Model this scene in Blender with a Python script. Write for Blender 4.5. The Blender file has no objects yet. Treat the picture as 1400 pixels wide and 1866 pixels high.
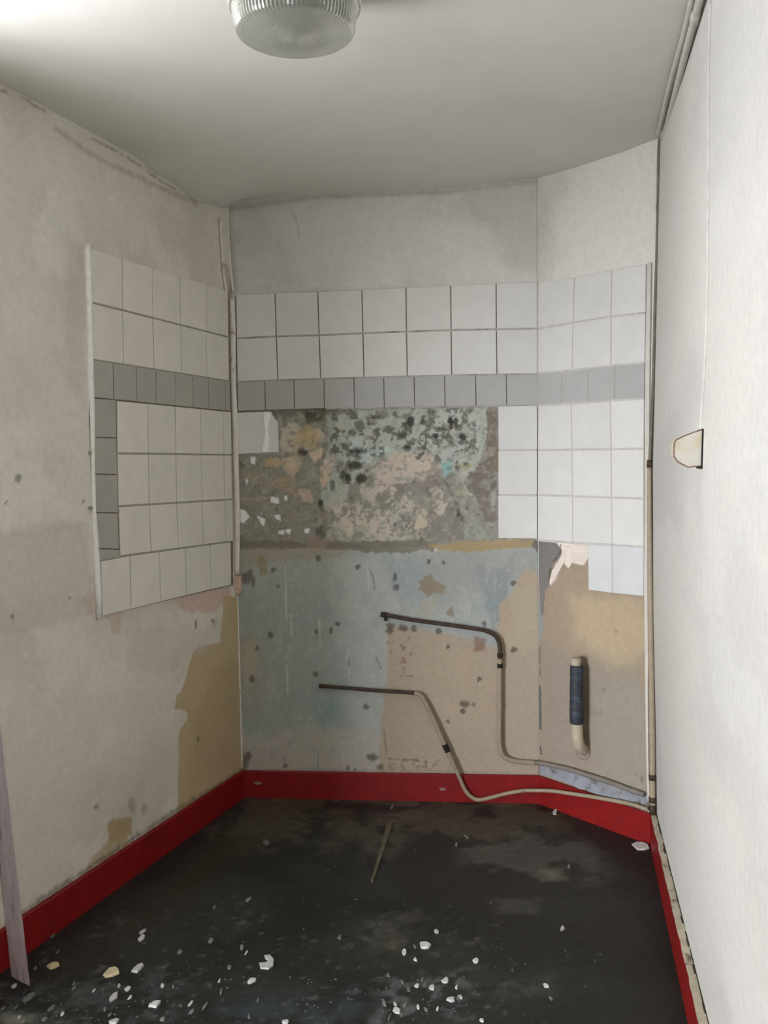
import bpy, bmesh, math, random
import numpy as np
from mathutils import Vector, Matrix

# ------------------------------------------------------------------ camera
scene = bpy.context.scene
COL = scene.collection
F_PX, CAM_H = 1650.0, 1.5                       # focal length for a 1400 x 1866 frame; eye height
PITCH, ROLL = math.radians(-3.4229), math.radians(-0.7744)
_F = np.array([0, math.cos(PITCH), math.sin(PITCH)])
_U0 = np.array([0, -math.sin(PITCH), math.cos(PITCH)])
_X0 = np.array([1.0, 0, 0])
_c, _s = math.cos(ROLL), math.sin(ROLL)
CX, CU = _c * _X0 + _s * _U0, _c * _U0 - _s * _X0
cam_data = bpy.data.cameras.new('camera')
cam = bpy.data.objects.new('camera', cam_data)
COL.objects.link(cam)
cam.matrix_world = Matrix(((CX[0], CU[0], -_F[0], 0), (CX[1], CU[1], -_F[1], 0), (CX[2], CU[2], -_F[2], CAM_H), (0, 0, 0, 1)))
cam_data.sensor_fit = 'VERTICAL'
cam_data.sensor_height = 36.0
cam_data.lens = 36.0 * F_PX / 1866.0
cam_data.clip_start = 0.05
scene.camera = cam

# ------------------------------------------------------------------ view, world, daylight
scene.view_settings.view_transform = 'Standard'
scene.view_settings.look = 'None'
scene.view_settings.gamma = 1.0
scene.view_settings.use_curve_mapping = False
scene.view_settings.exposure = 0.0
world = bpy.data.worlds.new('world')
scene.world = world
world.use_nodes = True
world.node_tree.nodes['Background'].inputs[0].default_value = (0.80, 0.90, 1.0, 1)
world.node_tree.nodes['Background'].inputs[1].default_value = 1.0

# daylight: a small high window in the left wall just out of the picture, and a wide window in the far rear wall of the
# larger room that opens to the left behind it; (span along the wall, sill, head, watts, upward tilt of the light thrown in, colour)
WINDOWS = [(1.75, 2.45, 1.35, 2.42, 50.0, 38.0, (0.98, 1.0, 1.10))]
WALL_END = 2.75                                         # the left wall stops here
HEAD_Z = 1.80                                           # underside of the unseen beam added to shade the upper walls
REAR_Y, FAR_X = -2.9, -6.9
REAR_WIN = (-6.2, -3.9, 0.45, 2.45, 900.0, 4.0, (0.98, 1.0, 1.10))
WIN_U0 = WINDOWS[0][0]

# ------------------------------------------------------------------ plan of the room
PL0 = np.array([-0.64738715, 3.95591797])       # left back corner
PB1 = np.array([0.65535598, 3.84171757])        # fold between back wall and splayed wall
PA2 = np.array([1.01189534, 3.4122575])         # right back corner (mean)
DL = np.array([-0.35092015, -0.93640539])
DB = (PB1 - PL0) / np.linalg.norm(PB1 - PL0)
DA = (PA2 - PB1) / np.linalg.norm(PA2 - PB1)
DR = np.array([-0.19908984, -0.97998124])
LEN_B, LEN_A = np.linalg.norm(PB1 - PL0), np.linalg.norm(PA2 - PB1)
BASE_H = 0.122
CEIL = 2.62


def _inward(o, d):
    n = np.array([-d[1], d[0]])
    return n if n @ (np.array([0.0, 1.5]) - o) > 0 else -n


W = {'L': (PL0, DL), 'B': (PL0, DB), 'A': (PB1, DA), 'R': (PA2, DR)}
W = {k: (o, d, _inward(o, d)) for k, (o, d) in W.items()}


def ray(x, y):
    return _F + CX * (x - 700) / F_PX - CU * (y - 933) / F_PX


def P(w, x, y, off=0.0):
    """survey: the point of wall w (at standoff off) sighted at photo position x, y"""
    o, d, n = W[w]
    o = o + n * off
    r = ray(x, y)
    t = (o @ n) / (r[:2] @ n)
    q = r * t
    return np.array([q[0], q[1], q[2] + CAM_H])


def UZ(w, x, y, off=0.0):
    p = P(w, x, y, off)
    o, d, n = W[w]
    return (p[:2] - o) @ d, p[2]


def PF(x, y, z=0.0):
    r = ray(x, y)
    t = (z - CAM_H) / r[2]
    return np.array([r[0] * t, r[1] * t, z])


def at(w, u, z, off=0.0):
    o, d, n = W[w]
    q = o + d * u + n * off
    return np.array([q[0], q[1], z])


# ------------------------------------------------------------------ helpers
def lin(c):
    c = np.asarray(c, float) / 255.0
    return np.where(c <= 0.04045, c / 12.92, ((c + 0.055) / 1.055) ** 2.4)


def rgb(r, g, b, k=1.0):
    return tuple(np.clip(lin((r, g, b)) * k, 0, 0.95))


def new_mat(name):
    m = bpy.data.materials.new(name)
    m.use_nodes = True
    nt = m.node_tree
    return m, nt, nt.nodes['Principled BSDF']


def noisy(name, col, rough=0.7, amp=0.12, scale=30.0, col2=None, thr=0.55, width=0.08, scale2=12.0, bump=0.15, bump_scale=120.0, spec=0.3,
          detail=6, stretch=(1, 1, 1), coat=0.0, attr=None, objvar=0.0):
    """procedural paint: base colour, fine tonal noise, optional second colour in worn patches, bump"""
    m, nt, b = new_mat(name)
    N, Lk = nt.nodes, nt.links
    tc = N.new('ShaderNodeTexCoord')
    mp = N.new('ShaderNodeMapping')
    mp.inputs['Scale'].default_value = stretch
    Lk.new(tc.outputs['Object'], mp.inputs['Vector'])
    n1 = N.new('ShaderNodeTexNoise')
    n1.inputs['Scale'].default_value = scale
    n1.inputs['Detail'].default_value = detail
    Lk.new(mp.outputs[0], n1.inputs['Vector'])
    mr = N.new('ShaderNodeMapRange')
    mr.inputs['From Min'].default_value = 0.3
    mr.inputs['From Max'].default_value = 0.7
    mr.inputs['To Min'].default_value = 1 - amp
    mr.inputs['To Max'].default_value = 1 + amp
    Lk.new(n1.outputs['Fac'], mr.inputs['Value'])
    if attr:
        a = N.new('ShaderNodeAttribute')
        a.attribute_name = attr
        base = a.outputs['Color']
    else:
        r = N.new('ShaderNodeRGB')
        r.outputs[0].default_value = (*col, 1)
        base = r.outputs[0]
    if col2 is not None:
        n2 = N.new('ShaderNodeTexNoise')
        n2.inputs['Scale'].default_value = scale2
        n2.inputs['Detail'].default_value = 8
        n2.inputs['Roughness'].default_value = 0.65
        Lk.new(mp.outputs[0], n2.inputs['Vector'])
        rp = N.new('ShaderNodeMapRange')
        rp.inputs['From Min'].default_value = thr
        rp.inputs['From Max'].default_value = thr + width
        Lk.new(n2.outputs['Fac'], rp.inputs['Value'])
        mx = N.new('ShaderNodeMix')
        mx.data_type = 'RGBA'
        Lk.new(rp.outputs[0], mx.inputs['Factor'])
        Lk.new(base, mx.inputs['A'])
        mx.inputs['B'].default_value = (*col2, 1)
        base = mx.outputs['Result']
    fac = mr.outputs[0]
    if objvar:
        oi = N.new('ShaderNodeObjectInfo')
        ov = N.new('ShaderNodeMapRange')
        ov.inputs['To Min'].default_value = 1 - objvar
        ov.inputs['To Max'].default_value = 1 + objvar
        Lk.new(oi.outputs['Random'], ov.inputs['Value'])
        mm = N.new('ShaderNodeMath')
        mm.operation = 'MULTIPLY'
        Lk.new(fac, mm.inputs[0])
        Lk.new(ov.outputs[0], mm.inputs[1])
        fac = mm.outputs[0]
    vm = N.new('ShaderNodeVectorMath')
    vm.operation = 'SCALE'
    Lk.new(base, vm.inputs[0])
    Lk.new(fac, vm.inputs['Scale'])
    Lk.new(vm.outputs[0], b.inputs['Base Color'])
    b.inputs['Roughness'].default_value = rough
    b.inputs['Specular IOR Level'].default_value = spec
    b.inputs['Coat Weight'].default_value = coat
    if bump:
        n3 = N.new('ShaderNodeTexNoise')
        n3.inputs['Scale'].default_value = bump_scale
        n3.inputs['Detail'].default_value = 4
        Lk.new(mp.outputs[0], n3.inputs['Vector'])
        bp = N.new('ShaderNodeBump')
        bp.inputs['Strength'].default_value = bump
        bp.inputs['Distance'].default_value = 0.004
        Lk.new(n3.outputs['Fac'], bp.inputs['Height'])
        Lk.new(bp.outputs[0], b.inputs['Normal'])
    return m


def mesh_obj(name, verts, faces, mat, parent=None, smooth=False):
    me = bpy.data.meshes.new(name)
    me.from_pydata([tuple(map(float, v)) for v in verts], [], [tuple(map(int, f)) for f in faces])
    me.update()
    if smooth:
        me.polygons.foreach_set('use_smooth', [True] * len(me.polygons))
    if mat:
        me.materials.append(mat)
    o = bpy.data.objects.new(name, me)
    COL.objects.link(o)
    if parent:
        attach(o, parent)
    return o


def attach(o, parent):
    """parent o, keeping its mesh coordinates in world space even though the parent stands elsewhere"""
    o.parent = parent
    o.matrix_parent_inverse = Matrix.Translation(-parent.location)


def empty(name, loc=(0, 0, 0)):
    e = bpy.data.objects.new(name, None)
    e.location = tuple(map(float, loc))
    e.empty_display_size = 0.05
    COL.objects.link(e)
    return e


def tag(o, label=None, cat=None, group=None, kind=None):
    if label:
        o['label'] = label
    if cat:
        o['category'] = cat
    if group:
        o['group'] = group
    if kind:
        o['kind'] = kind
    return o


def prism(base, vec, bevel=0.0):
    """closed prism from a planar polygon of 3D points pushed along vec; optional inset rim on the pushed side"""
    base = [np.array(p, float) for p in base]
    n = len(base)
    vec = np.array(vec, float)
    V = list(base)
    Fs = [list(range(n))[::-1]]
    if bevel:
        c = sum(base) / n
        vl = np.linalg.norm(vec)
        ring = [p + vec * max(0.0, 1 - bevel / vl) for p in base]
        top = [p + vec + (c - p) / max(np.linalg.norm(c - p), 1e-6) * bevel * 1.3 for p in base]
        V += ring + top
        for i in range(n):
            j = (i + 1) % n
            Fs += [[i, j, n + j, n + i], [n + i, n + j, 2 * n + j, 2 * n + i]]
        Fs.append(list(range(2 * n, 3 * n)))
    else:
        V += [p + vec for p in base]
        for i in range(n):
            j = (i + 1) % n
            Fs.append([i, j, n + j, n + i])
        Fs.append(list(range(n, 2 * n)))
    return V, Fs


def merge(parts):
    V, Fs = [], []
    for v, f in parts:
        k = len(V)
        V += list(v)
        Fs += [[i + k for i in q] for q in f]
    return V, Fs


def box_pts(p0, ax, ay, az):
    p0, ax, ay, az = [np.array(a, float) for a in (p0, ax, ay, az)]
    return prism([p0, p0 + ax, p0 + ax + ay, p0 + ay], az)


def catmull(pts, sub=6):
    pts = [np.array(p, float) for p in pts]
    out = []
    for i in range(len(pts) - 1):
        p0 = pts[max(i - 1, 0)]
        p1, p2 = pts[i], pts[i + 1]
        p3 = pts[min(i + 2, len(pts) - 1)]
        for k in range(sub):
            t = k / sub
            out.append(0.5 * ((2 * p1) + (-p0 + p2) * t + (2 * p0 - 5 * p1 + 4 * p2 - p3) * t * t + (-p0 + 3 * p1 - 3 * p2 + p3) * t ** 3))
    out.append(pts[-1])
    return out


def tube(pts, r, seg=12, caps=True, squash=None):
    pts = [np.array(p, float) for p in pts]
    n = len(pts)
    rad = r if hasattr(r, '__len__') else [r] * n
    V, Fs = [], []
    prev = None
    for i, p in enumerate(pts):
        t = pts[min(i + 1, n - 1)] - pts[max(i - 1, 0)]
        t = t / (np.linalg.norm(t) + 1e-12)
        if prev is None:
            a = np.array([0, 0, 1.0]) if abs(t[2]) < 0.8 else np.array([0, 1.0, 0])
            e1 = np.cross(t, a)
        else:
            e1 = prev - t * (prev @ t)
        e1 /= np.linalg.norm(e1)
        prev = e1
        e2 = np.cross(t, e1)
        for k in range(seg):
            a = 2 * math.pi * k / seg
            V.append(p + rad[i] * (math.cos(a) * e1 + math.sin(a) * e2))
    for i in range(n - 1):
        for k in range(seg):
            l = (k + 1) % seg
            Fs.append([i * seg + k, i * seg + l, (i + 1) * seg + l, (i + 1) * seg + k])
    if caps:
        Fs += [list(range(seg))[::-1], list(range((n - 1) * seg, n * seg))]
    return V, Fs


# ---------------------------------------------------------------- numpy noise and the layer painter
_T = np.random.RandomState(7).rand(16, 256, 256)


def vnoise(x, y, s=0):
    T = _T[s % 16]
    xi, yi = np.floor(x).astype(int), np.floor(y).astype(int)
    fx, fy = x - xi, y - yi
    fx, fy = fx * fx * (3 - 2 * fx), fy * fy * (3 - 2 * fy)
    x0, x1, y0, y1 = xi % 256, (xi + 1) % 256, yi % 256, (yi + 1) % 256
    return (T[x0, y0] * (1 - fx) + T[x1, y0] * fx) * (1 - fy) + (T[x0, y1] * (1 - fx) + T[x1, y1] * fx) * fy


def fbm(x, y, s=0, o=4, rough=0.5):
    v, a, t = 0, 1.0, 0
    for i in range(o):
        v = v + a * vnoise(x * 2 ** i + 17.3 * i, y * 2 ** i + 5.1 * i, s + i)
        t += a
        a *= rough
    return v / t                                         # about 0..1, mean .5


def sstep(e0, e1, x):
    t = np.clip((x - e0) / (e1 - e0), 0, 1)
    return t * t * (3 - 2 * t)


class Layers:
    """colour and relief of an old wall, laid on coat by coat over a fine grid of points (u, z in metres)"""

    def __init__(self, wall, u, z, base):
        self.w = wall
        self.u, self.z = u, z
        self.c = np.ones((len(u), 3)) * np.array(base)
        self.h = np.zeros(len(u))
        self.seed = 0

    def pts(self, poly):
        return np.array([UZ(self.w, *p) for p in poly]) if self.w != 'F' else np.array([PF(*p)[:2] for p in poly])

    def sdf(self, poly, pad=0.06):
        q = self.pts(poly)
        lo, hi = q.min(0) - pad, q.max(0) + pad
        idx = np.nonzero((self.u > lo[0]) & (self.u < hi[0]) & (self.z > lo[1]) & (self.z < hi[1]))[0]
        x, y = self.u[idx], self.z[idx]
        d2 = np.full(len(idx), 1e9)
        ins = np.zeros(len(idx), bool)
        n = len(q)
        for i in range(n):
            a, b = q[i], q[(i + 1) % n]
            e = b - a
            wx, wy = x - a[0], y - a[1]
            t = np.clip((wx * e[0] + wy * e[1]) / (e @ e + 1e-12), 0, 1)
            d2 = np.minimum(d2, (wx - e[0] * t) ** 2 + (wy - e[1] * t) ** 2)
            c = ((a[1] > y) != (b[1] > y)) & (x < (b[0] - a[0]) * (y - a[1]) / (b[1] - a[1] + 1e-12) + a[0])
            ins ^= c
        d = np.sqrt(d2)
        return idx, np.where(ins, -d, d)

    def _lay(self, idx, m, col, depth):
        m = m[:, None]
        self.c[idx] = self.c[idx] * (1 - m) + np.array(col) * m
        if depth is not None:
            self.h[idx] = self.h[idx] * (1 - m[:, 0]) + depth * m[:, 0]

    def paint(self, poly, col, a=1.0, soft=0.004, noise=0.012, freq=28.0, depth=None, speck=None, sfreq=60.0, sw=0.08, stretch=1.0):
        """poly: outline; noise: raggedness of the edge (m); speck: threshold (0..1) so that only flecks inside are coloured"""
        self.seed += 1
        idx, d = self.sdf(poly)
        x, y = self.u[idx], self.z[idx]
        d = d + (fbm(x * freq, y * freq, self.seed, 4, 0.6) - 0.5) * 2 * noise
        if noise >= 0.006 and soft < 0.01:              # torn, flaky edge
            d = d + (fbm(x * 95, y * 95, self.seed + 5, 3, 0.6) - 0.5) * 0.012 + (fbm(x * 42, y * 42, self.seed + 9, 2) - 0.5) * 0.009
        m = sstep(soft, -soft, d) * a
        if speck is not None:
            f = fbm(x * sfreq * stretch + 31 * self.seed, y * sfreq, self.seed + 3, 5, 0.6)
            m = m * sstep(speck, speck + sw, f)
        self._lay(idx, m, col, depth)

    def dot(self, x, y, r, col, a=1.0, ry=None, soft=None, noise=0.35, depth=None):
        """a blot: r, ry in photo pixels of the wall"""
        ry = ry or r
        poly = [(x + r * math.cos(t), y + ry * math.sin(t)) for t in np.linspace(0, 2 * math.pi, 9)[:-1]]
        q = self.pts([(x, y), (x + r, y)])
        rm = np.linalg.norm(q[1] - q[0])
        self.paint(poly, col, a * 0.85, soft or max(0.3 * rm, 0.0025), max(noise * rm, 0.0065), 1.0 / max(rm, 0.004), depth)

    def line(self, pts, wpx, col, a=1.0, noise=0.004, soft=0.003, **k):
        L_, R_ = [], []
        n = len(pts)
        for i, p in enumerate(pts):
            t = np.array(pts[min(i + 1, n - 1)], float) - np.array(pts[max(i - 1, 0)], float)
            t /= np.linalg.norm(t)
            nn = np.array([-t[1], t[0]]) * wpx / 2
            L_.append(tuple(np.array(p) + nn))
            R_.append(tuple(np.array(p) - nn))
        self.paint(L_ + R_[::-1], col, a, soft, noise, 60.0, **k)

    def cloud(self, col, thr, width, freq, a=0.5, s=5, region=None, stretch=1.0):
        f = fbm(self.u * freq * stretch + 3.3 * s, self.z * freq + 1.7 * s, s, 5, 0.55)
        m = sstep(thr, thr + width, f) * a
        idx = np.arange(len(self.u))
        if region is not None:
            i2, d = self.sdf(region[0], 0.4)
            mm = np.zeros(len(self.u))
            mm[i2] = sstep(region[1], -region[1], d)
            m = m * mm
        self._lay(idx, m, col, None)


def grid_object(name, uvals, zvals, pos, nrm, layers, mat, back=0.12, parent=None):
    nu, nz = len(uvals), len(zvals)
    V = pos + nrm * layers.h[:, None]
    a = np.arange(nu * nz).reshape(nz, nu)
    Fq = np.stack([a[:-1, :-1], a[:-1, 1:], a[1:, 1:], a[1:, :-1]], -1).reshape(-1, 4)
    # orient towards nrm
    v0, v1, v3 = V[Fq[0][0]], V[Fq[0][1]], V[Fq[0][3]]
    nz_ = nrm if nrm.ndim == 1 else nrm[0]
    if np.cross(v1 - v0, v3 - v0) @ nz_ < 0:
        Fq = Fq[:, ::-1]
    k = nu * nz
    Fs = Fq.tolist()
    cs = [a[0, 0], a[0, -1], a[-1, -1], a[-1, 0]]
    extra = [V[c] - nz_ * back for c in cs]
    V = np.vstack([V, np.array(extra)])
    rims = [a[0, :], a[:, -1], a[-1, ::-1], a[::-1, 0]]
    for i, r in enumerate(rims):
        Fs.append(list(map(int, r[::-1])) + [k + i, k + (i + 1) % 4])
    Fs.append([k, k + 1, k + 2, k + 3])
    me = bpy.data.meshes.new(name)
    me.from_pydata(V.tolist(), [], Fs)
    at_ = me.attributes.new('coat', 'FLOAT_COLOR', 'POINT')
    c = np.ones((len(V), 4))
    c[:k, :3] = layers.c
    c[k:, :3] = 0.5
    at_.data.foreach_set('color', c.ravel())
    sm = np.zeros(len(me.polygons), bool)
    sm[:len(Fq)] = True
    me.polygons.foreach_set('use_smooth', sm)
    me.materials.append(mat)
    me.update()
    o = bpy.data.objects.new(name, me)
    COL.objects.link(o)
    if parent:
        attach(o, parent)
    return o


# ------------------------------------------------------------------ materials
M_wall = noisy('aged_plaster', (1, 1, 1), rough=0.85, amp=0.05, scale=45, bump=0.25, bump_scale=70, spec=0.2, attr='coat')
M_floor = noisy('worn_black_linoleum', (1, 1, 1), rough=0.55, amp=0.25, scale=35, bump=0.12, bump_scale=60, spec=0.3, attr='coat')
M_ceil = noisy('ceiling_paint', rgb(222, 218, 208), rough=0.9, amp=0.02, scale=3, bump=0.12, bump_scale=25, spec=0.15)
M_room = noisy('plain_plaster', rgb(225, 221, 210), rough=0.9, amp=0.05, scale=6)
M_red = noisy('red_gloss_paint', rgb(130, 18, 18), rough=0.45, amp=0.15, scale=20, col2=rgb(112, 15, 15), thr=0.52, width=0.2, scale2=6, spec=0.4, bump=0.2, bump_scale=40)
M_cream = noisy('cream_ledge_paint', rgb(186, 177, 156), rough=0.85, amp=0.1, col2=rgb(120, 108, 90), thr=0.56, width=0.06, scale2=25)
M_tile = noisy('white_wall_tile', rgb(219, 218, 212), rough=0.42, amp=0.03, scale=14, bump=0.05, bump_scale=30, spec=0.35, objvar=0.025)
M_tile_l = noisy('white_wall_tile_dulled', rgb(226, 222, 209), rough=0.5, amp=0.04, scale=14, bump=0.05, bump_scale=30, spec=0.3, objvar=0.03)
M_gtile = noisy('grey_border_tile', rgb(177, 177, 173), rough=0.42, amp=0.04, scale=16, bump=0.05, spec=0.35, objvar=0.035)
M_gtile_l = noisy('grey_border_tile_dulled', rgb(178, 174, 164), rough=0.5, amp=0.05, scale=16, bump=0.05, spec=0.3, objvar=0.04)
M_bed = noisy('tile_bed', rgb(128, 117, 104), rough=0.95, amp=0.25, scale=40)
M_bed_r = noisy('tile_bed_pale', rgb(196, 188, 177), rough=0.95, amp=0.15, scale=40)
M_joint = noisy('grey_grout', rgb(176, 172, 164), rough=0.95, amp=0.12, scale=50, col2=rgb(140, 132, 120), thr=0.5, width=0.15, scale2=14)
M_joint_l = noisy('dark_grout', rgb(158, 153, 140), rough=0.95, amp=0.15, scale=50)
M_joint_r = noisy('pale_grout', rgb(196, 192, 184), rough=0.95, amp=0.1, scale=50)
M_white = noisy('white_plaster_edge', rgb(246, 244, 238), rough=0.8, amp=0.08, scale=40)
M_strip = noisy('painted_corner_strip', rgb(232, 227, 216), rough=0.7, amp=0.1, scale=30, col2=rgb(170, 150, 130), thr=0.6, width=0.06, scale2=10)
M_beige = noisy('beige_pipe_paint', rgb(158, 145, 122), rough=0.55, amp=0.1, scale=40, spec=0.4)
M_dirty = noisy('blackened_copper', rgb(66, 55, 44), rough=0.6, amp=0.35, scale=50, col2=rgb(110, 84, 58), thr=0.58, width=0.08, scale2=30)
M_grey = noisy('grey_pipe_paint', rgb(126, 120, 110), rough=0.6, amp=0.12, scale=30)
M_ledge = noisy('blue_white_ledge_paint', rgb(142, 145, 150), rough=0.7, amp=0.15, scale=30, col2=rgb(108, 102, 94), thr=0.52, width=0.1, scale2=24)
M_black = noisy('black_clip', rgb(30, 27, 24), rough=0.6, amp=0.2)
M_tape = noisy('blue_grey_tape', rgb(50, 54, 58), rough=0.6, amp=0.25, scale=25, col2=rgb(68, 78, 92), thr=0.52, width=0.1, scale2=20, stretch=(1, 1, 3))
M_cond = noisy('painted_conduit', rgb(196, 193, 182), rough=0.6, amp=0.08, scale=30, spec=0.35)
M_cable = noisy('grimy_cable', rgb(118, 112, 98), rough=0.6, amp=0.25, scale=30)
M_wood = noisy('flaking_white_wood', rgb(200, 190, 196), rough=0.7, amp=0.12, scale=10, col2=rgb(140, 122, 128), thr=0.55, width=0.08, scale2=5, stretch=(9, 9, 1.2), bump=0.3, bump_scale=30)
M_chip = noisy('white_paint_chip', rgb(200, 200, 196), rough=0.8, amp=0.1, scale=60, objvar=0.15)
M_chipdim = noisy('dusty_paint_chip', rgb(112, 113, 110), rough=0.9, amp=0.2, scale=60, objvar=0.25)
M_chipc = noisy('cream_paint_chip', rgb(212, 200, 160), rough=0.8, amp=0.1, scale=60)
M_stick = noisy('dusty_wood_stick', rgb(98, 92, 74), rough=0.9, amp=0.2, scale=40)
M_switch = noisy('aged_switch_enamel', rgb(198, 194, 182), rough=0.5, amp=0.05, scale=20, col2=rgb(190, 174, 136), thr=0.5, width=0.2, scale2=16)
M_rust = noisy('brown_edge_grime', rgb(120, 92, 64), rough=0.8, amp=0.25, scale=40)
M_lampbase = noisy('white_lamp_base', rgb(214, 212, 202), rough=0.5, amp=0.05)

m, nt, b = new_mat('prismatic_lamp_glass')
b.inputs['Base Color'].default_value = (*rgb(166, 170, 158), 1)
b.inputs['Transmission Weight'].default_value = 0.55
b.inputs['Roughness'].default_value = 0.17
b.inputs['IOR'].default_value = 1.35
b.inputs['Specular IOR Level'].default_value = 0.6
tc = nt.nodes.new('ShaderNodeTexCoord')
nz_ = nt.nodes.new('ShaderNodeTexNoise')
nz_.inputs['Scale'].default_value = 40
nt.links.new(tc.outputs['Object'], nz_.inputs['Vector'])
bp = nt.nodes.new('ShaderNodeBump')
bp.inputs['Strength'].default_value = 0.1
bp.inputs['Distance'].default_value = 0.004
nt.links.new(nz_.outputs['Fac'], bp.inputs['Height'])
nt.links.new(bp.outputs[0], b.inputs['Normal'])
M_glass = m

# ------------------------------------------------------------------ ceiling height along the walls
_edge = [('L', 0, 152), ('L', 60, 183), ('L', 110, 212), ('L', 170, 244), ('L', 230, 277), ('L', 295, 325), ('L', 360, 367), ('L', 400, 380), ('B', 415, 378), ('B', 450, 362),
         ('B', 550, 357), ('B', 700, 350), ('B', 825, 345), ('B', 900, 335), ('B', 976, 326), ('A', 1050, 305), ('A', 1125, 280), ('A', 1185, 257)]
_ep = np.array([P(*e) for e in _edge])


def ceil_z(x, y):
    d2 = (np.asarray(x)[..., None] - _ep[:, 0]) ** 2 + (np.asarray(y)[..., None] - _ep[:, 1]) ** 2
    w = 1 / (d2 + 1e-4) ** 1.5
    z = (w * _ep[:, 2]).sum(-1)
    wf = 1 / 0.45 ** 3
    return (z + wf * CEIL) / (w.sum(-1) + wf)


# corner between splayed wall and right wall bows slightly
_cpx = [(1204, 235), (1203, 250), (1199, 420), (1196, 560), (1192, 740), (1189, 850), (1190, 1100), (1194, 1300), (1197, 1500), (1197, 1545)]
_cuz = np.array([UZ('A', *p) for p in _cpx])[::-1]


def corner_u(z):
    return np.interp(z, _cuz[:, 1], _cuz[:, 0])


# ------------------------------------------------------------------ walls
def white(k=1.0):
    return rgb(222, 218, 207, k)


# --- left wall
u = np.concatenate([np.arange(0, 1.56, 0.006), np.arange(1.6, WIN_U0, 0.05), [WIN_U0]])
z = np.arange(0, 2.701, 0.006)
U_, Z_ = np.meshgrid(u, z)
U_, Z_ = U_.ravel(), Z_.ravel()
Lw = Layers('L', U_, Z_, rgb(222, 217, 203))
Lw.cloud(rgb(206, 200, 187), 0.42, 0.3, 2.6, 0.6, 2)
Lw.cloud(rgb(190, 184, 172), 0.52, 0.22, 4.0, 0.35, 3)
Lw.cloud(rgb(232, 229, 220), 0.55, 0.12, 4.0, 0.5, 9)
# upper part slightly warmer, a wiped horizontal edge where a unit hung
Lw.paint([(-60, 965), (60, 968), (105, 962), (112, 952), (160, 950), (172, 1120), (-60, 1180)], rgb(200, 194, 180), 0.55, 0.012, 0.02)
Lw.paint([(20, 960), (80, 950), (150, 948), (150, 964), (20, 975)], rgb(186, 180, 168), 0.3, 0.02, 0.02)
Lw.paint([(-60, 760), (60, 770), (110, 930), (-60, 955)], rgb(232, 228, 218), 0.4, 0.05, 0.05)
Lw.paint([(120, 430), (155, 450), (155, 740), (120, 700)], rgb(186, 180, 168), 0.35, 0.03, 0.03)
# ochre paint showing near the corner
tan = rgb(194, 176, 140)
Lw.paint([(436, 1088), (408, 1086), (402, 1172), (372, 1176), (352, 1188), (350, 1196), (340, 1230), (330, 1262), (322, 1268), (318, 1290), (340, 1298), (342, 1312), (326, 1334), (324, 1480), (360, 1460), (450, 1415)],
         tan, 1, 0.004, 0.008, 30, depth=-0.001)
Lw.paint([(436, 1200), (400, 1210), (360, 1300), (345, 1440), (445, 1410)], rgb(176, 156, 120), 0.45, 0.04, 0.04)
Lw.paint([(310, 1098), (345, 1080), (418, 1064), (418, 1090), (395, 1112), (352, 1118), (330, 1108)], rgb(196, 164, 142), 0.6, 0.008, 0.02, 30)
Lw.paint([(196, 1500), (206, 1492), (240, 1488), (240, 1520), (228, 1532), (196, 1538), (198, 1520)], rgb(178, 158, 112), 0.9, 0.005, 0.008)
Lw.paint([(160, 1572), (172, 1556), (200, 1536), (232, 1524), (232, 1545), (150, 1600)], rgb(186, 168, 126), 0.75, 0.01, 0.012)
Lw.paint([(195, 1120), (225, 1110), (222, 1150), (205, 1152)], rgb(190, 160, 138), 0.4, 0.01, 0.02)
Lw.paint([(150, 1090), (172, 1080), (175, 1118), (160, 1122)], rgb(190, 160, 136), 0.4, 0.01, 0.015)
Lw.paint([(228, 1150), (390, 1140), (380, 1180), (300, 1230), (235, 1220)], rgb(200, 196, 186), 0.4, 0.02, 0.03)
for x, y, r, ry in [(357, 1137, 3, 9), (391, 1134, 6, 4), (388, 1131, 3, 3), (11, 917, 4, 6), (126, 1088, 4, 3), (240, 1468, 7, 15), (264, 1475, 6, 11), (175, 1470, 5, 5), (362, 1349, 3, 5), (22, 1123, 3, 3), (34, 873, 5, 7), (152, 915, 3, 4)]:
    Lw.dot(x, y, r, rgb(92, 84, 72), 0.75 if r < 6 else 0.4, ry)
# dirty line above the skirting, darker lines by the ceiling and cornice
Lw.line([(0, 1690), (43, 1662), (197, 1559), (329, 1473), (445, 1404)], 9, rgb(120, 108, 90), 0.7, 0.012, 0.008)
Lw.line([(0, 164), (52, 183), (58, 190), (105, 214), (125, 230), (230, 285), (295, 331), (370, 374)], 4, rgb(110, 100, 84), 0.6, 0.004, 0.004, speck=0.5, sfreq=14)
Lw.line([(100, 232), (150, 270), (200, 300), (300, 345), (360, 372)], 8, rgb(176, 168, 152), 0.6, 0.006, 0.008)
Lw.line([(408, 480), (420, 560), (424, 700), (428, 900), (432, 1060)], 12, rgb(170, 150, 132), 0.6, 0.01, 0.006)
nL = np.array([*W['L'][2], 0])
pos = np.column_stack([W['L'][0][0] + U_ * DL[0], W['L'][0][1] + U_ * DL[1], Z_])
wall_left = grid_object('wall_left', u, z, pos, nL, Lw, M_wall, 0.30)
tag(wall_left, kind='structure')

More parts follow.
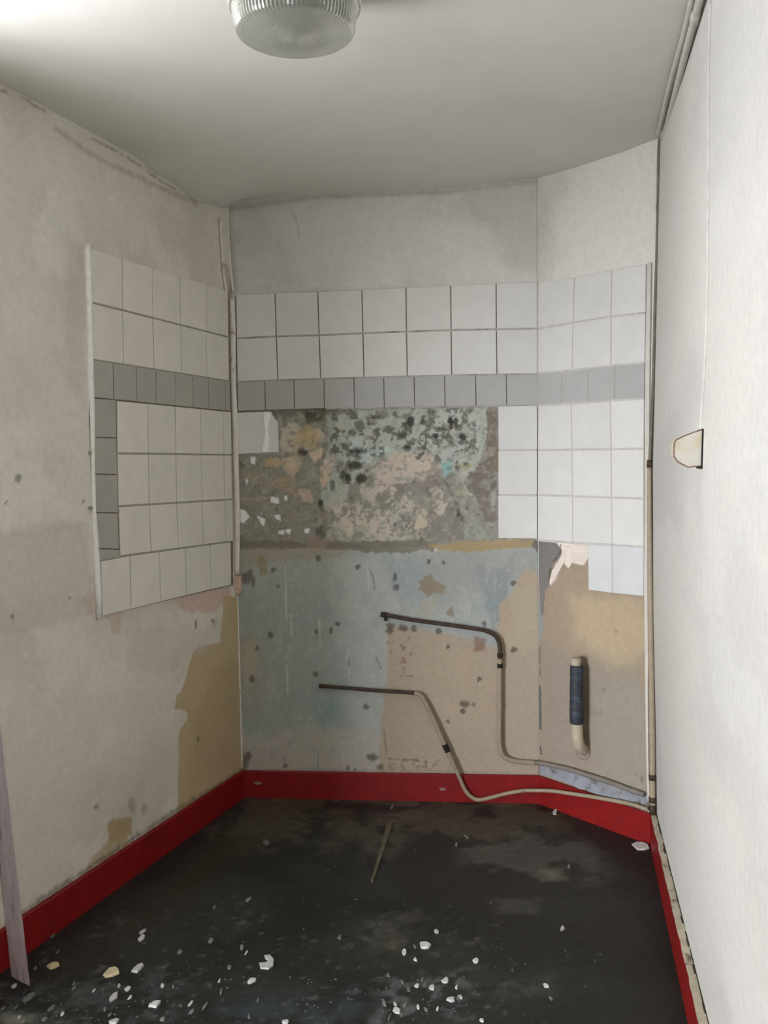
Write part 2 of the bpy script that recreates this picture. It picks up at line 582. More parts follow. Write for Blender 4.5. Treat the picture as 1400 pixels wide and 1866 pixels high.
# --- back wall
u = np.arange(0, LEN_B + 0.0039, 0.004)
u[-1] = LEN_B
z = np.concatenate([np.arange(0, 1.90, 0.004), np.arange(1.9, 2.701, 0.01)])
U_, Z_ = np.meshgrid(u, z)
U_, Z_ = U_.ravel(), Z_.ravel()
Bw = Layers('B', U_, Z_, rgb(218, 215, 208))
b_ = Bw
b_.cloud(rgb(202, 198, 190), 0.42, 0.3, 3.0, 0.5, 4)
b_.cloud(rgb(186, 182, 175), 0.52, 0.22, 4.0, 0.3, 6)
b_.paint([(850, 345), (990, 325), (992, 505), (930, 500), (900, 440), (870, 400)], rgb(172, 168, 161), 0.4, 0.05, 0.06, 12)
b_.paint([(520, 380), (640, 372), (880, 420), (880, 505), (560, 515), (520, 450)], rgb(226, 223, 216), 0.45, 0.05, 0.08, 9)
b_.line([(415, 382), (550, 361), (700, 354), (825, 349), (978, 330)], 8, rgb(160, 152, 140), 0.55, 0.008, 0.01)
b_.line([(526, 378), (540, 400), (546, 430)], 2, rgb(150, 142, 130), 0.5, 0.002, 0.002)
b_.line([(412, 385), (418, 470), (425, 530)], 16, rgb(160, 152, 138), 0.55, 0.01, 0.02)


def q(r, g, bb, x, k=1.0):
    """paint colour as it looks at photo column x, brought to full daylight (the left of the niche is the darker end)"""
    if r > bb:
        m_ = (r + g + bb) / 3
        r, g, bb = [v_ + (m_ - v_) * 0.22 for v_ in (r, g, bb)]
    return rgb(r, g, bb, k * float(np.interp(x, [430, 560, 700, 850, 985], [2.7, 2.4, 1.75, 1.27, 1.15])))


# lower field: blue distemper over everything, then what shows through it
lower = [(425, 990), (700, 1000), (800, 1004), (975, 985), (990, 985), (995, 1420), (425, 1420)]
b_.paint(lower, q(118, 122, 116, 600), 1, 0.004, 0.006)
b_.paint([(425, 1080), (560, 1060), (640, 1180), (640, 1330), (520, 1360), (430, 1340)], q(104, 111, 106, 520), 0.75, 0.05, 0.06, 10)
b_.paint([(600, 1010), (720, 1015), (710, 1240), (690, 1380), (640, 1300), (620, 1120)], q(136, 139, 133, 680), 0.7, 0.05, 0.05, 10)
b_.paint([(425, 1160), (470, 1150), (500, 1250), (470, 1320), (430, 1300)], q(108, 104, 90, 450), 0.5, 0.03, 0.04, 14)
b_.paint([(700, 1012), (760, 1010), (790, 1060), (770, 1100), (716, 1080)], q(122, 132, 133, 740), 0.7, 0.03, 0.04, 14)
b_.paint([(870, 1030), (930, 1040), (930, 1110), (905, 1160), (880, 1110)], q(126, 136, 137, 900), 0.8, 0.02, 0.03, 14)
b_.paint([(770, 1005), (985, 1000), (985, 1060), (870, 1070), (770, 1120)], q(140, 142, 136, 880), 0.6, 0.04, 0.04, 12)
b_.paint([(570, 1275), (612, 1272), (618, 1310), (595, 1330), (570, 1310)], q(92, 112, 108, 590), 0.6, 0.02, 0.02, 20)
b_.paint([(430, 1345), (560, 1325), (700, 1335), (706, 1412), (430, 1412)], q(124, 119, 109, 560), 0.85, 0.03, 0.03, 14)
# pale streaks of brushwork
for x0, y0, y1 in [(520, 1030, 1130), (523, 1210, 1270), (530, 1120, 1160), (582, 1130, 1180), (635, 1180, 1240), (670, 1030, 1080), (722, 1100, 1190), (960, 1010, 1140), (900, 1010, 1100), (845, 1060, 1130)]:
    b_.line([(x0, y0), (x0 + 2, y1)], 2.5, q(165, 165, 156, x0), 0.35, 0.003, 0.003)
b_.cloud(q(92, 98, 94, 560), 0.56, 0.14, 16, 0.22, 8, ([(430, 1010), (985, 1010), (985, 1150), (700, 1160), (700, 1390), (430, 1390)], 0.02), 1.6)
b_.cloud(q(150, 152, 145, 640), 0.60, 0.12, 26, 0.2, 11, ([(430, 1010), (985, 1010), (985, 1150), (700, 1160), (700, 1390), (430, 1390)], 0.02), 2.0)
# peach field right of centre
peach = q(158, 141, 118, 820)
b_.paint([(705, 1140), (760, 1146), (860, 1166), (905, 1180), (910, 1100), (935, 1080), (955, 1040), (992, 1042), (996, 1420), (690, 1420), (697, 1300), (706, 1230)], peach, 1, 0.005, 0.008, 30, depth=-0.0008)
b_.paint([(935, 1075), (985, 1060), (988, 1180), (930, 1190)], q(170, 158, 132, 960), 0.7, 0.03, 0.03)
b_.paint([(696, 1262), (770, 1268), (790, 1340), (780, 1400), (700, 1400)], q(140, 128, 106, 740), 0.5, 0.04, 0.04)
b_.paint([(920, 1190), (988, 1190), (990, 1390), (930, 1380)], q(164, 148, 128, 950), 0.6, 0.04, 0.04)
b_.paint([(800, 1330), (985, 1320), (985, 1405), (820, 1405)], q(160, 146, 126, 900), 0.5, 0.04, 0.04)
b_.paint([(706, 1150), (750, 1160), (752, 1235), (712, 1230)], q(108, 88, 68, 730), 0.7, 0.006, 0.01, 30, speck=0.56, sfreq=40)
b_.paint([(706, 1385), (800, 1385), (800, 1404), (706, 1404)], q(118, 102, 84, 740), 0.7, 0.006, 0.01, 30, speck=0.52, sfreq=60)
b_.line([(705, 1382), (730, 1385), (752, 1384), (778, 1390)], 3, q(80, 70, 58, 740), 0.7, 0.006, 0.002)
# upper bare patch: mortar, sea-green paint, pink plaster, mould
patch = [(505, 742), (908, 738), (909, 986), (700, 1000), (433, 996), (433, 828), (508, 826)]
b_.paint(patch, q(106, 104, 93, 600), 1, 0.003, 0.003, depth=-0.002)
green = q(146, 152, 140, 740)
b_.paint([(590, 744), (890, 740), (886, 800), (872, 850), (868, 905), (850, 900), (838, 870), (800, 850), (760, 826), (700, 838), (650, 870), (616, 930), (596, 940), (586, 900), (592, 840), (600, 790)], green, 1, 0.004, 0.012, 30, depth=0.0)
b_.paint([(640, 800), (690, 806), (720, 820), (660, 850), (620, 840)], q(146, 158, 152, 670), 0.8, 0.012, 0.02)
b_.paint([(740, 760), (830, 750), (880, 760), (870, 830), (800, 820), (755, 800)], q(160, 168, 158, 820), 0.8, 0.015, 0.03)
b_.paint([(596, 980), (600, 940), (620, 935), (660, 945), (690, 950), (760, 985), (700, 992)], q(136, 136, 122, 650), 0.9, 0.006, 0.02, 30, depth=0)
b_.paint([(850, 925), (862, 922), (880, 960), (900, 984), (845, 986)], q(140, 143, 130, 870), 1, 0.006, 0.012, depth=0)
# beige and ochre rags top left
b_.paint([(512, 762), (530, 770), (560, 790), (590, 770), (592, 812), (584, 838), (560, 826), (512, 826)], q(138, 129, 112, 550), 0.9, 0.004, 0.016, 34, depth=-0.0005, speck=0.36, sfreq=36, sw=0.08)
b_.paint([(552, 775), (562, 770), (580, 795), (578, 818), (545, 812), (530, 808)], q(136, 118, 82, 560), 0.8, 0.006, 0.01, 40)
b_.paint([(483, 836), (510, 834), (516, 846), (505, 852), (485, 849)], q(130, 116, 82, 500), 1, 0.003, 0.006, 50)
b_.paint([(514, 838), (540, 830), (552, 845), (535, 868), (516, 856)], q(140, 126, 106, 530), 1, 0.003, 0.008, 50)
b_.paint([(540, 850), (552, 842), (580, 838), (582, 890), (560, 892), (545, 870)], q(106, 104, 94, 560), 0.9, 0.01, 0.012)
b_.paint([(490, 872), (520, 870), (545, 895), (540, 902), (505, 888)], q(128, 108, 84, 520), 0.7, 0.008, 0.012)
b_.paint([(437, 905), (500, 905), (500, 914), (437, 916)], q(124, 110, 90, 470), 0.6, 0.004, 0.006)
b_.paint([(540, 890), (568, 893), (570, 918), (555, 915)], q(150, 130, 110, 555), 0.7, 0.004, 0.008, 50)
b_.paint([(583, 850), (600, 842), (606, 860), (590, 890), (584, 880)], q(152, 136, 116, 590), 1, 0.003, 0.006, 50)
b_.paint([(566, 826), (588, 815), (590, 830), (572, 842)], q(158, 140, 120, 580), 1, 0.003, 0.006, 50)
b_.paint([(588, 840), (604, 835), (606, 850), (590, 852)], q(150, 138, 120, 580), 1, 0.003, 0.006, 50)
pink = q(166, 152, 134, 720)
b_.paint([(690, 842), (720, 826), (785, 828), (800, 850), (780, 880), (760, 870), (735, 885), (700, 905), (672, 900), (676, 866)], pink, 1, 0.004, 0.014, 30, depth=0.0)
b_.paint([(606, 915), (640, 920), (655, 950), (650, 978), (625, 970), (604, 950)], q(154, 142, 124, 630), 0.9, 0.004, 0.018, 34, depth=0, speck=0.40, sfreq=40, sw=0.06)
b_.paint([(650, 930), (690, 925), (720, 950), (735, 975), (690, 985), (655, 985)], pink, 0.9, 0.004, 0.018, 40, depth=0, speck=0.42, sfreq=34, sw=0.05)
b_.paint([(660, 850), (740, 840), (760, 930), (700, 960), (650, 930)], q(152, 146, 134, 700), 0.9, 0.004, 0.018, 30, speck=0.48, sfreq=30, sw=0.05)
# bare mortar worked into the pink
mort = q(114, 109, 99, 740)
b_.paint([(775, 865), (800, 862), (812, 880), (832, 915), (846, 945), (850, 985), (785, 985), (740, 968), (735, 952), (775, 945), (790, 910), (775, 895)], mort, 1, 0.003, 0.008, 34, depth=-0.0025)
b_.paint([(712, 884), (735, 880), (760, 878), (775, 890), (760, 905), (770, 925), (740, 930), (735, 905)], mort, 1, 0.003, 0.008, 40, depth=-0.0025)
b_.paint([(684, 900), (712, 898), (722, 920), (705, 935), (690, 922)], q(114, 110, 98, 700), 1, 0.003, 0.008, 40, depth=-0.002)
b_.paint([(725, 935), (750, 936), (756, 965), (738, 962)], mort, 1, 0.003, 0.006, 40, depth=-0.002)
b_.paint([(784, 890), (800, 886), (815, 920), (805, 945), (790, 930)], q(168, 156, 140, 800), 1, 0.003, 0.008, 40, depth=0)
b_.paint([(762, 930), (780, 925), (778, 960), (755, 965)], q(166, 156, 130, 770), 1, 0.003, 0.006, 40, depth=0)
b_.paint([(740, 895), (752, 898), (756, 930), (722, 935)], q(156, 150, 136, 740), 0.9, 0.003, 0.008, 40, depth=0)
b_.line([(800, 866), (818, 890), (835, 925), (846, 955)], 5, q(84, 78, 70, 820), 0.8, 0.006, 0.004, depth=-0.003)
b_.paint([(845, 880), (868, 850), (890, 838), (905, 870), (905, 900), (880, 905), (856, 895)], q(118, 110, 98, 880), 1, 0.004, 0.01, 34, depth=-0.0025)
b_.paint([(868, 905), (905, 900), (906, 960), (885, 950)], q(124, 117, 106, 890), 1, 0.004, 0.01, 34, depth=-0.002)
b_.paint([(888, 745), (907, 742), (907, 860), (884, 850), (890, 800)], q(122, 108, 92, 890), 0.95, 0.004, 0.012, 34, depth=-0.0015)
b_.paint([(803, 845), (822, 842), (824, 860), (812, 872)], q(128, 158, 154, 815), 1, 0.004, 0.006, 40)
b_.paint([(830, 845), (866, 842), (850, 862)], q(156, 152, 112, 850), 0.9, 0.004, 0.008, 40)
b_.paint([(830, 895), (848, 890), (852, 900), (838, 908)], q(156, 150, 112, 840), 0.8, 0.004, 0.008, 40)
b_.paint([(893, 898), (904, 896), (904, 930), (897, 932)], q(160, 160, 150, 900), 0.9, 0.003, 0.006, 40)
# mould
mould = q(74, 74, 62, 720)
b_.paint([(600, 742), (890, 740), (870, 800), (850, 860), (800, 845), (700, 835), (620, 860), (595, 800)], mould, 0.85, 0.02, 0.03, 20, speck=0.56, sfreq=34, sw=0.07)
b_.paint([(730, 745), (870, 745), (860, 825), (740, 822)], q(84, 86, 74, 800), 0.85, 0.02, 0.03, 20, speck=0.54, sfreq=46, sw=0.06)
b_.paint([(600, 845), (660, 830), (690, 880), (640, 900), (605, 880)], q(90, 88, 74, 640), 0.8, 0.015, 0.02, 20, speck=0.5, sfreq=30, sw=0.07)
b_.paint([(550, 746), (596, 744), (588, 768), (560, 772)], q(62, 58, 46, 570), 0.85, 0.01, 0.012, 40)
b_.paint([(502, 744), (640, 742), (640, 756), (520, 760)], q(82, 76, 62, 560), 0.75, 0.008, 0.01, 40)
for x, y, r, ry in [(552, 823, 9, 6), (644, 848, 14, 8), (660, 873, 10, 8), (651, 822, 16, 4), (698, 755, 10, 9), (677, 765, 9, 10), (655, 775, 9, 11), (642, 788, 8, 6), (749, 770, 6, 9), (741, 775, 5, 6), (742, 816, 8, 6), (766, 818, 11, 4),
                    (794, 794, 5, 5), (822, 768, 6, 9), (832, 772, 4, 12), (843, 796, 7, 7), (865, 774, 4, 5), (866, 798, 3, 9), (733, 793, 7, 7), (770, 766, 6, 6), (822, 810, 10, 5), (606, 885, 5, 12), (586, 920, 4, 10), (584, 975, 8, 16),
                    (635, 866, 6, 5), (726, 905, 9, 9), (707, 948, 3, 5), (720, 957, 3, 5), (768, 985, 5, 6), (504, 925, 5, 6), (850, 922, 5, 7), (836, 935, 4, 8), (440, 843, 5, 9)]:
    b_.dot(x, y, r, q(58, 56, 46, x), 0.8, ry)
b_.line([(768, 772), (790, 778), (815, 783)], 5, q(70, 72, 62, 790), 0.7, 0.004, 0.004)
region = ([(510, 745), (904, 742), (905, 985), (600, 990), (437, 985), (437, 836), (508, 832)], 0.006)
b_.cloud(q(92, 86, 74, 640), 0.57, 0.10, 30, 0.28, 3, region)
b_.cloud(q(148, 138, 122, 640), 0.60, 0.08, 38, 0.28, 7, region)
b_.cloud(q(136, 140, 126, 740), 0.60, 0.08, 24, 0.35, 10, ([(600, 745), (904, 742), (905, 985), (600, 990)], 0.01))
b_.cloud(q(86, 82, 72, 740), 0.64, 0.06, 55, 0.45, 13, region)
b_.cloud(q(160, 150, 134, 740), 0.66, 0.05, 60, 0.35, 1, region)
b_.cloud(q(118, 104, 78, 560), 0.58, 0.1, 18, 0.35, 6, ([(437, 840), (600, 780), (600, 985), (437, 985)], 0.02))
b_.paint([(600, 900), (760, 890), (770, 985), (640, 985), (602, 960)], q(152, 146, 132, 680), 0.75, 0.008, 0.02, 30, speck=0.55, sfreq=48, sw=0.05)
b_.paint([(600, 900), (860, 890), (860, 985), (640, 985), (602, 960)], q(116, 111, 100, 720), 0.85, 0.008, 0.02, 30, speck=0.56, sfreq=42, sw=0.05)
b_.paint([(690, 835), (800, 830), (800, 900), (690, 900)], q(122, 114, 104, 740), 0.7, 0.01, 0.02, 30, speck=0.55, sfreq=44, sw=0.06, stretch=0.6)
for x, y, r, ry in [(646, 847, 15, 8), (626, 866, 8, 9), (657, 872, 8, 10), (634, 873, 5, 10), (652, 822, 18, 5), (749, 768, 6, 10), (743, 815, 7, 5), (584, 918, 4, 10), (822, 770, 6, 11), (843, 797, 7, 7), (795, 794, 5, 5), (566, 756, 14, 8), (553, 824, 10, 6)]:
    b_.dot(x, y, r, q(44, 43, 36, x), 0.95, ry)
b_.line([(588, 744), (590, 800), (588, 860), (592, 980)], 3, q(70, 64, 54, 590), 0.5, 0.004, 0.003, speck=0.42, sfreq=24)
# remains of white glaze and adhesive
for poly in [[(437, 928), (446, 930), (455, 942), (444, 954), (437, 952)], [(468, 940), (484, 946), (480, 958), (474, 952)], [(494, 905), (508, 908), (508, 918), (494, 916)], [(500, 938), (510, 938), (512, 950), (504, 946)],
             [(508, 968), (518, 966), (518, 974), (508, 974)], [(521, 964), (530, 965), (528, 973), (521, 970)], [(554, 964), (564, 964), (563, 973), (555, 971)], [(457, 832), (466, 834), (465, 846), (458, 844)], [(446, 872), (452, 874), (450, 884)], [(519, 904), (524, 904), (524, 912), (519, 911)]]:
    b_.paint(poly, q(176, 174, 168, 470), 0.9, 0.0025, 0.004, 60, depth=0.0015)
# ledge under the patch and ochre run
b_.paint([(433, 984), (560, 988), (640, 988), (760, 984), (800, 988), (790, 1004), (700, 1008), (600, 1002), (433, 1002)], q(92, 86, 74, 600), 0.9, 0.004, 0.008, 34, depth=-0.003)
b_.paint([(560, 975), (600, 985), (590, 1012), (560, 1008)], q(118, 100, 86, 580), 0.7, 0.012, 0.012)
b_.paint([(433, 1000), (640, 1002), (620, 1016), (500, 1022), (470, 1030), (433, 1040)], q(112, 106, 92, 520), 0.8, 0.008, 0.014)
b_.paint([(780, 994), (830, 988), (890, 984), (975, 980), (975, 996), (900, 1002), (860, 1006), (800, 1002)], q(160, 138, 94, 880), 0.95, 0.004, 0.008, 34)
b_.paint([(950, 966), (975, 960), (978, 985), (945, 988)], q(150, 138, 112, 960), 0.8, 0.006, 0.01)
b_.paint([(975, 986), (990, 985), (988, 1010), (980, 1004), (968, 994)], q(118, 112, 104, 980), 1, 0.003, 0.006, 40, depth=-0.003)
# ochre and bare spots in the blue
b_.paint([(468, 1012), (482, 1012), (490, 1046), (474, 1048)], q(104, 95, 70, 480), 0.8, 0.004, 0.008)
b_.paint([(764, 1060), (784, 1047), (795, 1062), (812, 1068), (810, 1082), (790, 1082), (780, 1090), (766, 1074)], q(128, 116, 94, 790), 0.95, 0.003, 0.006, 40, depth=-0.0015)
b_.paint([(812, 1118), (824, 1104), (830, 1126)], q(126, 118, 98, 820), 0.9, 0.003, 0.005, 40)
b_.paint([(765, 1090), (800, 1092), (780, 1125), (762, 1120)], q(150, 144, 124, 780), 0.6, 0.01, 0.012)
b_.paint([(440, 1170), (465, 1165), (468, 1210), (450, 1250), (440, 1230)], q(124, 112, 92, 450), 0.6, 0.012, 0.015)
for x, y, r, ry in [(580, 1018, 5, 5), (652, 1033, 5, 6), (498, 1039, 4, 5), (508, 1068, 5, 4), (936, 1063, 5, 5), (461, 1061, 4, 10), (446, 1055, 6, 12), (455, 1050, 5, 14), (616, 1137, 5, 5), (603, 1147, 3, 6), (577, 1150, 3, 4), (469, 1180, 3, 5),
                    (493, 1156, 5, 6), (459, 1237, 4, 6), (576, 1228, 5, 5), (667, 1288, 6, 6), (883, 1137, 5, 5), (937, 1184, 5, 5), (874, 1238, 4, 4), (817, 1178, 3, 4), (816, 1315, 3, 4), (848, 1283, 10, 6), (844, 1296, 6, 5), (862, 1284, 5, 4), (520, 1395, 4, 4),
                    (634, 1400, 3, 6), (647, 1403, 3, 4), (680, 1380, 12, 6), (693, 1398, 7, 6), (444, 1390, 9, 18), (453, 1378, 6, 10), (440, 1400, 6, 12), (712, 1140, 10, 8), (735, 1144, 9, 7), (755, 1146, 6, 6), (782, 1024, 4, 4), (722, 1070, 6, 5), (808, 1025, 3, 3),
                    (800, 1150, 6, 6), (720, 1050, 3, 9), (711, 1150, 8, 6), (983, 1240, 3, 3)]:
    b_.dot(x, y, r, q(62, 56, 46, x), 0.85, ry)
b_.paint([(865, 1158), (885, 1165), (880, 1186), (866, 1186)], q(128, 90, 72, 870), 0.7, 0.006, 0.01)
for pts_ in ([(672, 1035), (680, 1050), (683, 1075)], [(518, 1375), (520, 1398)], [(636, 1195), (636, 1215)], [(684, 1195), (695, 1220)], [(700, 1330), (705, 1375)], [(580, 1375), (580, 1400)]):
    b_.line(pts_, 2.5, q(86, 86, 78, pts_[0][0]), 0.7, 0.002, 0.002)
b_.line([(982, 1060), (984, 1180), (985, 1408)], 4, q(110, 100, 86, 980), 0.5, 0.004, 0.003)
b_.line([(430, 1085), (436, 1240), (441, 1400)], 4, q(150, 146, 134, 435), 0.8, 0.003, 0.002)
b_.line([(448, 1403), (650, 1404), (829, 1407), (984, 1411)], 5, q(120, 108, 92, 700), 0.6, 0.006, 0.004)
nB = np.array([*W['B'][2], 0])
pos = np.column_stack([PL0[0] + U_ * DB[0], PL0[1] + U_ * DB[1], Z_])
wall_back = grid_object('wall_back', u, z, pos, nB, Bw, M_wall)
tag(wall_back, kind='structure')

# --- splayed wall (right part of the back)
t = np.linspace(0, 1, 140)
z = np.concatenate([np.arange(0, 1.40, 0.0045), np.arange(1.4, 2.701, 0.012)])
T_, Z_ = np.meshgrid(t, z)
T_, Z_ = T_.ravel(), Z_.ravel()
U_ = T_ * corner_u(Z_)
Aw = Layers('A', U_, Z_, rgb(224, 220, 210))
a_ = Aw
a_.cloud(rgb(200, 196, 186), 0.45, 0.2, 3.5, 0.5, 4)
a_.paint([(975, 330), (1060, 305), (1010, 380), (985, 480), (975, 500)], rgb(184, 180, 172), 0.35, 0.05, 0.05)
k = 0.84
a_.paint([(978, 985), (1175, 998), (1200, 1090), (1200, 1480), (978, 1425)], rgb(174, 157, 134, k), 1, 0.004, 0.005, depth=-0.0008)
a_.paint([(1040, 1085), (1175, 1090), (1185, 1180), (1120, 1230), (1050, 1160)], rgb(196, 178, 146, k), 0.85, 0.04, 0.03)
a_.paint([(985, 1180), (1180, 1220), (1185, 1450), (985, 1400)], rgb(162, 152, 136, k), 0.85, 0.06, 0.04)
a_.paint([(1090, 1250), (1190, 1230), (1190, 1470), (1090, 1420)], rgb(168, 160, 146, k), 0.7, 0.06, 0.04)
a_.paint([(980, 1080), (990, 1120), (990, 1160), (980, 1170)], rgb(160, 166, 164, k), 0.8, 0.006, 0.006)
a_.paint([(978, 985), (1016, 990), (1024, 1000), (1022, 1015), (1010, 1024), (1002, 1050), (1000, 1068), (994, 1076), (992, 1100), (991, 1122), (985, 1122), (984, 1080), (980, 1040)], rgb(128, 124, 118, 1.0), 1, 0.0025, 0.004, 40, depth=-0.0015)
a_.paint([(1014, 988), (1073, 993), (1074, 1012), (1065, 1030), (1042, 1026), (1035, 1036), (1028, 1026), (1012, 1056), (1004, 1068), (1002, 1060), (1006, 1040), (1018, 1024), (1026, 1004)], rgb(212, 201, 187, 1.35), 1, 0.0025, 0.004, 40, depth=0.002)
a_.line([(1023, 992), (1020, 1008), (1008, 1025)], 2.5, rgb(84, 76, 66, k), 0.8, 0.002, 0.002)
a_.line([(1003, 1035), (1000, 1058)], 2.5, rgb(84, 76, 66, k), 0.8, 0.002, 0.002)
a_.line([(983, 1150), (984, 1195), (984, 1230)], 3, rgb(112, 100, 82, k), 0.7, 0.003, 0.002, speck=0.45, sfreq=30)
a_.line([(983, 1250), (985, 1290), (984, 1330)], 5, rgb(84, 86, 78, k), 0.8, 0.004, 0.002)
a_.line([(984, 1360), (987, 1375)], 3, rgb(70, 60, 50, k), 0.8, 0.002, 0.002)
a_.line([(1083, 1393), (1130, 1430)], 3, rgb(160, 148, 130, k), 0.4, 0.003, 0.003)
for x, y, r, ry in [(1100, 1256, 2.5, 7), (1122, 1150, 4, 3), (1170, 1420, 3, 7), (1160, 1412, 2, 5), (1088, 1300, 12, 8), (1060, 1195, 14, 3)]:
    a_.dot(x, y, r, rgb(120, 104, 86, k), 0.6 if r < 8 else 0.25, ry)
a_.paint([(1165, 1220), (1180, 1210), (1180, 1262), (1168, 1262)], rgb(178, 158, 118, k), 0.5, 0.01, 0.01)
a_.paint([(1176, 1060), (1186, 1060), (1186, 1300), (1180, 1300)], rgb(180, 150, 112, k), 0.5, 0.01, 0.01)
nA = np.array([*W['A'][2], 0])
pos = np.column_stack([PB1[0] + U_ * DA[0], PB1[1] + U_ * DA[1], Z_])
wall_angled = grid_object('wall_right_back', t, z, pos, nA, Aw, M_wall)
tag(wall_angled, kind='structure')

# --- right wall
v = np.concatenate([np.arange(0, 2.0, 0.03), np.arange(2.0, 6.5, 0.15)])
z = np.arange(0, 2.701, 0.02)
V_, Z_ = np.meshgrid(v, z)
V_, Z_ = V_.ravel(), Z_.ravel()
Rw = Layers('R', V_, Z_, rgb(211, 208, 200))
Rw.cloud(rgb(192, 191, 186), 0.45, 0.2, 2.2, 0.5, 4, stretch=0.5)
Rw.cloud(rgb(214, 213, 207), 0.55, 0.12, 5, 0.4, 7, stretch=0.4)
cu = corner_u(Z_)
pos = np.column_stack([PB1[0] + cu * DA[0] + V_ * DR[0], PB1[1] + cu * DA[1] + V_ * DR[1], Z_])
nR = np.array([*W['R'][2], 0])
wall_right = grid_object('wall_right', v, z, pos, nR, Rw, M_wall)
tag(wall_right, kind='structure')

# --- the part of the room behind the camera: rest of the left wall round its window, rear wall
END_L, END_R = WALL_END, 6.4
pL, pR = at('L', END_L, 0)[:2], at('R', END_R, 0)[:2]


def lbox(u0, u1, z0, z1, t0=-0.30, t1=0.0):
    return prism([at('L', u0, z0, t0), at('L', u1, z0, t0), at('L', u1, z0, t1), at('L', u0, z0, t1)], (0, 0, z1 - z0))


def day_lamp(size, watts, colour, tilt, centre, along, inward):
    """daylight standing in a window opening"""
    ld = bpy.data.lights.new('window_daylight', 'AREA')
    ld.shape = 'RECTANGLE'
    ld.size, ld.size_y = size[0] - 0.02, size[1] - 0.02
    ld.energy = watts
    ld.color = colour
    lo = bpy.data.objects.new('window_daylight', ld)
    COL.objects.link(lo)
    xx = Vector((*along, 0))                             # area lamps shine down their local -Z
    zx = (Vector((*(-np.array(inward, float)), 0)) + Vector((0, 0, -math.tan(math.radians(tilt))))).normalized()
    yy = zx.cross(xx)
    lc = centre
    lo.matrix_world = Matrix(((xx[0], yy[0], zx[0], lc[0]), (xx[1], yy[1], zx[1], lc[1]), (xx[2], yy[2], zx[2], lc[2]), (0, 0, 0, 1)))


seg_parts, u_prev = [], None
for (wu0, wu1, wz0, wz1, _w, _t, _c2) in WINDOWS:
    if u_prev is not None:
        seg_parts.append(lbox(u_prev, wu0, 0, 2.70))
    seg_parts += [lbox(wu0, wu1, 0, wz0), lbox(wu0, wu1, wz1, 2.70)]
    u_prev = wu1
seg_parts.append(lbox(u_prev, WALL_END, 0, 2.70))
seg_parts.append(lbox(WALL_END, 6.9, HEAD_Z, 2.70))            # unseen beam over the wide opening, added to dim the upper splayed wall
attach(mesh_obj('window_wall', *merge(seg_parts), M_room), wall_left)
for wi, (wu0, wu1, wz0, wz1, watts, tilt, wcol) in enumerate(WINDOWS):
    fr = []
    for (u0, u1, z0, z1) in [(wu0, wu0 + 0.05, wz0, wz1), (wu1 - 0.05, wu1, wz0, wz1), (wu0, wu1, wz0, wz0 + 0.05), (wu0, wu1, wz1 - 0.05, wz1), ((wu0 + wu1) / 2 - 0.025, (wu0 + wu1) / 2 + 0.025, wz0, wz1)]:
        fr.append(lbox(u0, u1, z0, z1, -0.26, -0.20))
    tag(mesh_obj('window_%d' % (wi + 1), *merge(fr), M_lampbase), kind='structure')
    day_lamp((wu1 - wu0, wz1 - wz0), watts, wcol, tilt, at('L', (wu0 + wu1) / 2, (wz0 + wz1) / 2, -0.40), DL, W['L'][2])

# rear of the larger room
rx0, rx1, rz0, rz1, watts, tilt, wcol = REAR_WIN


def abox(x0, x1, y0, y1, z0, z1):
    return box_pts((x0, y0, z0), (x1 - x0, 0, 0), (0, y1 - y0, 0), (0, 0, z1 - z0))


y0, y1 = REAR_Y - 0.25, REAR_Y
wall_rear = mesh_obj('wall_rear', *merge([abox(FAR_X - 0.2, rx0, y0, y1, 0, 2.7), abox(rx1, 0.3, y0, y1, 0, 2.7), abox(rx0, rx1, y0, y1, 0, rz0), abox(rx0, rx1, y0, y1, rz1, 2.7)]), M_room)
tag(wall_rear, kind='structure')
tag(mesh_obj('wall_far_left', *abox(FAR_X - 0.2, FAR_X, REAR_Y, 1.6, 0, 2.7), M_room), kind='structure')
tag(mesh_obj('wall_far_back', *abox(FAR_X - 0.2, at('L', WALL_END - 0.1, 0, -0.25)[0], 1.45, 1.65, 0, 2.7), M_room), kind='structure')
fr = [abox(rx0, rx0 + .06, y0 + .05, y0 + .12, rz0, rz1), abox(rx1 - .06, rx1, y0 + .05, y0 + .12, rz0, rz1), abox(rx0, rx1, y0 + .05, y0 + .12, rz0, rz0 + .06), abox(rx0, rx1, y0 + .05, y0 + .12, rz1 - .06, rz1),
      abox((rx0 + rx1) / 2 - .03, (rx0 + rx1) / 2 + .03, y0 + .05, y0 + .12, rz0, rz1)]
tag(mesh_obj('window_2', *merge(fr), M_lampbase), kind='structure')
day_lamp((rx1 - rx0, rz1 - rz0), watts, wcol, tilt, ((rx0 + rx1) / 2, y0 - 0.05, (rz0 + rz1) / 2), (1, 0), (0, 1))

# ------------------------------------------------------------------ ceiling and floor
gx, gy = np.concatenate([np.arange(-7.2, -1.6, 0.2), np.arange(-1.6, 2.0, 0.05)]), np.arange(-3.3, 4.4, 0.05)
X_, Y_ = np.meshgrid(gx, gy)
X_, Y_ = X_.ravel(), Y_.ravel()
cz = ceil_z(X_, Y_) + 0.006 * (fbm(X_ * 1.5 + 9, Y_ * 1.5 + 4, 3) - 0.5) * 2
Cl = Layers('B', X_, Y_, rgb(222, 219, 210))
f = fbm(X_ * 2 + 40, Y_ * 2 + 40, 6)
Cl.c *= (1 - 0.05 * sstep(0.5, 0.7, f))[:, None]
M_ceilw = noisy('ceiling_distemper', (1, 1, 1), rough=0.9, amp=0.02, scale=12, bump=0.12, bump_scale=25, spec=0.15, attr='coat')
ceiling = grid_object('ceiling', gx, gy, np.column_stack([X_, Y_, cz]), np.array([0, 0, -1.0]), Cl, M_ceilw, 0.2)
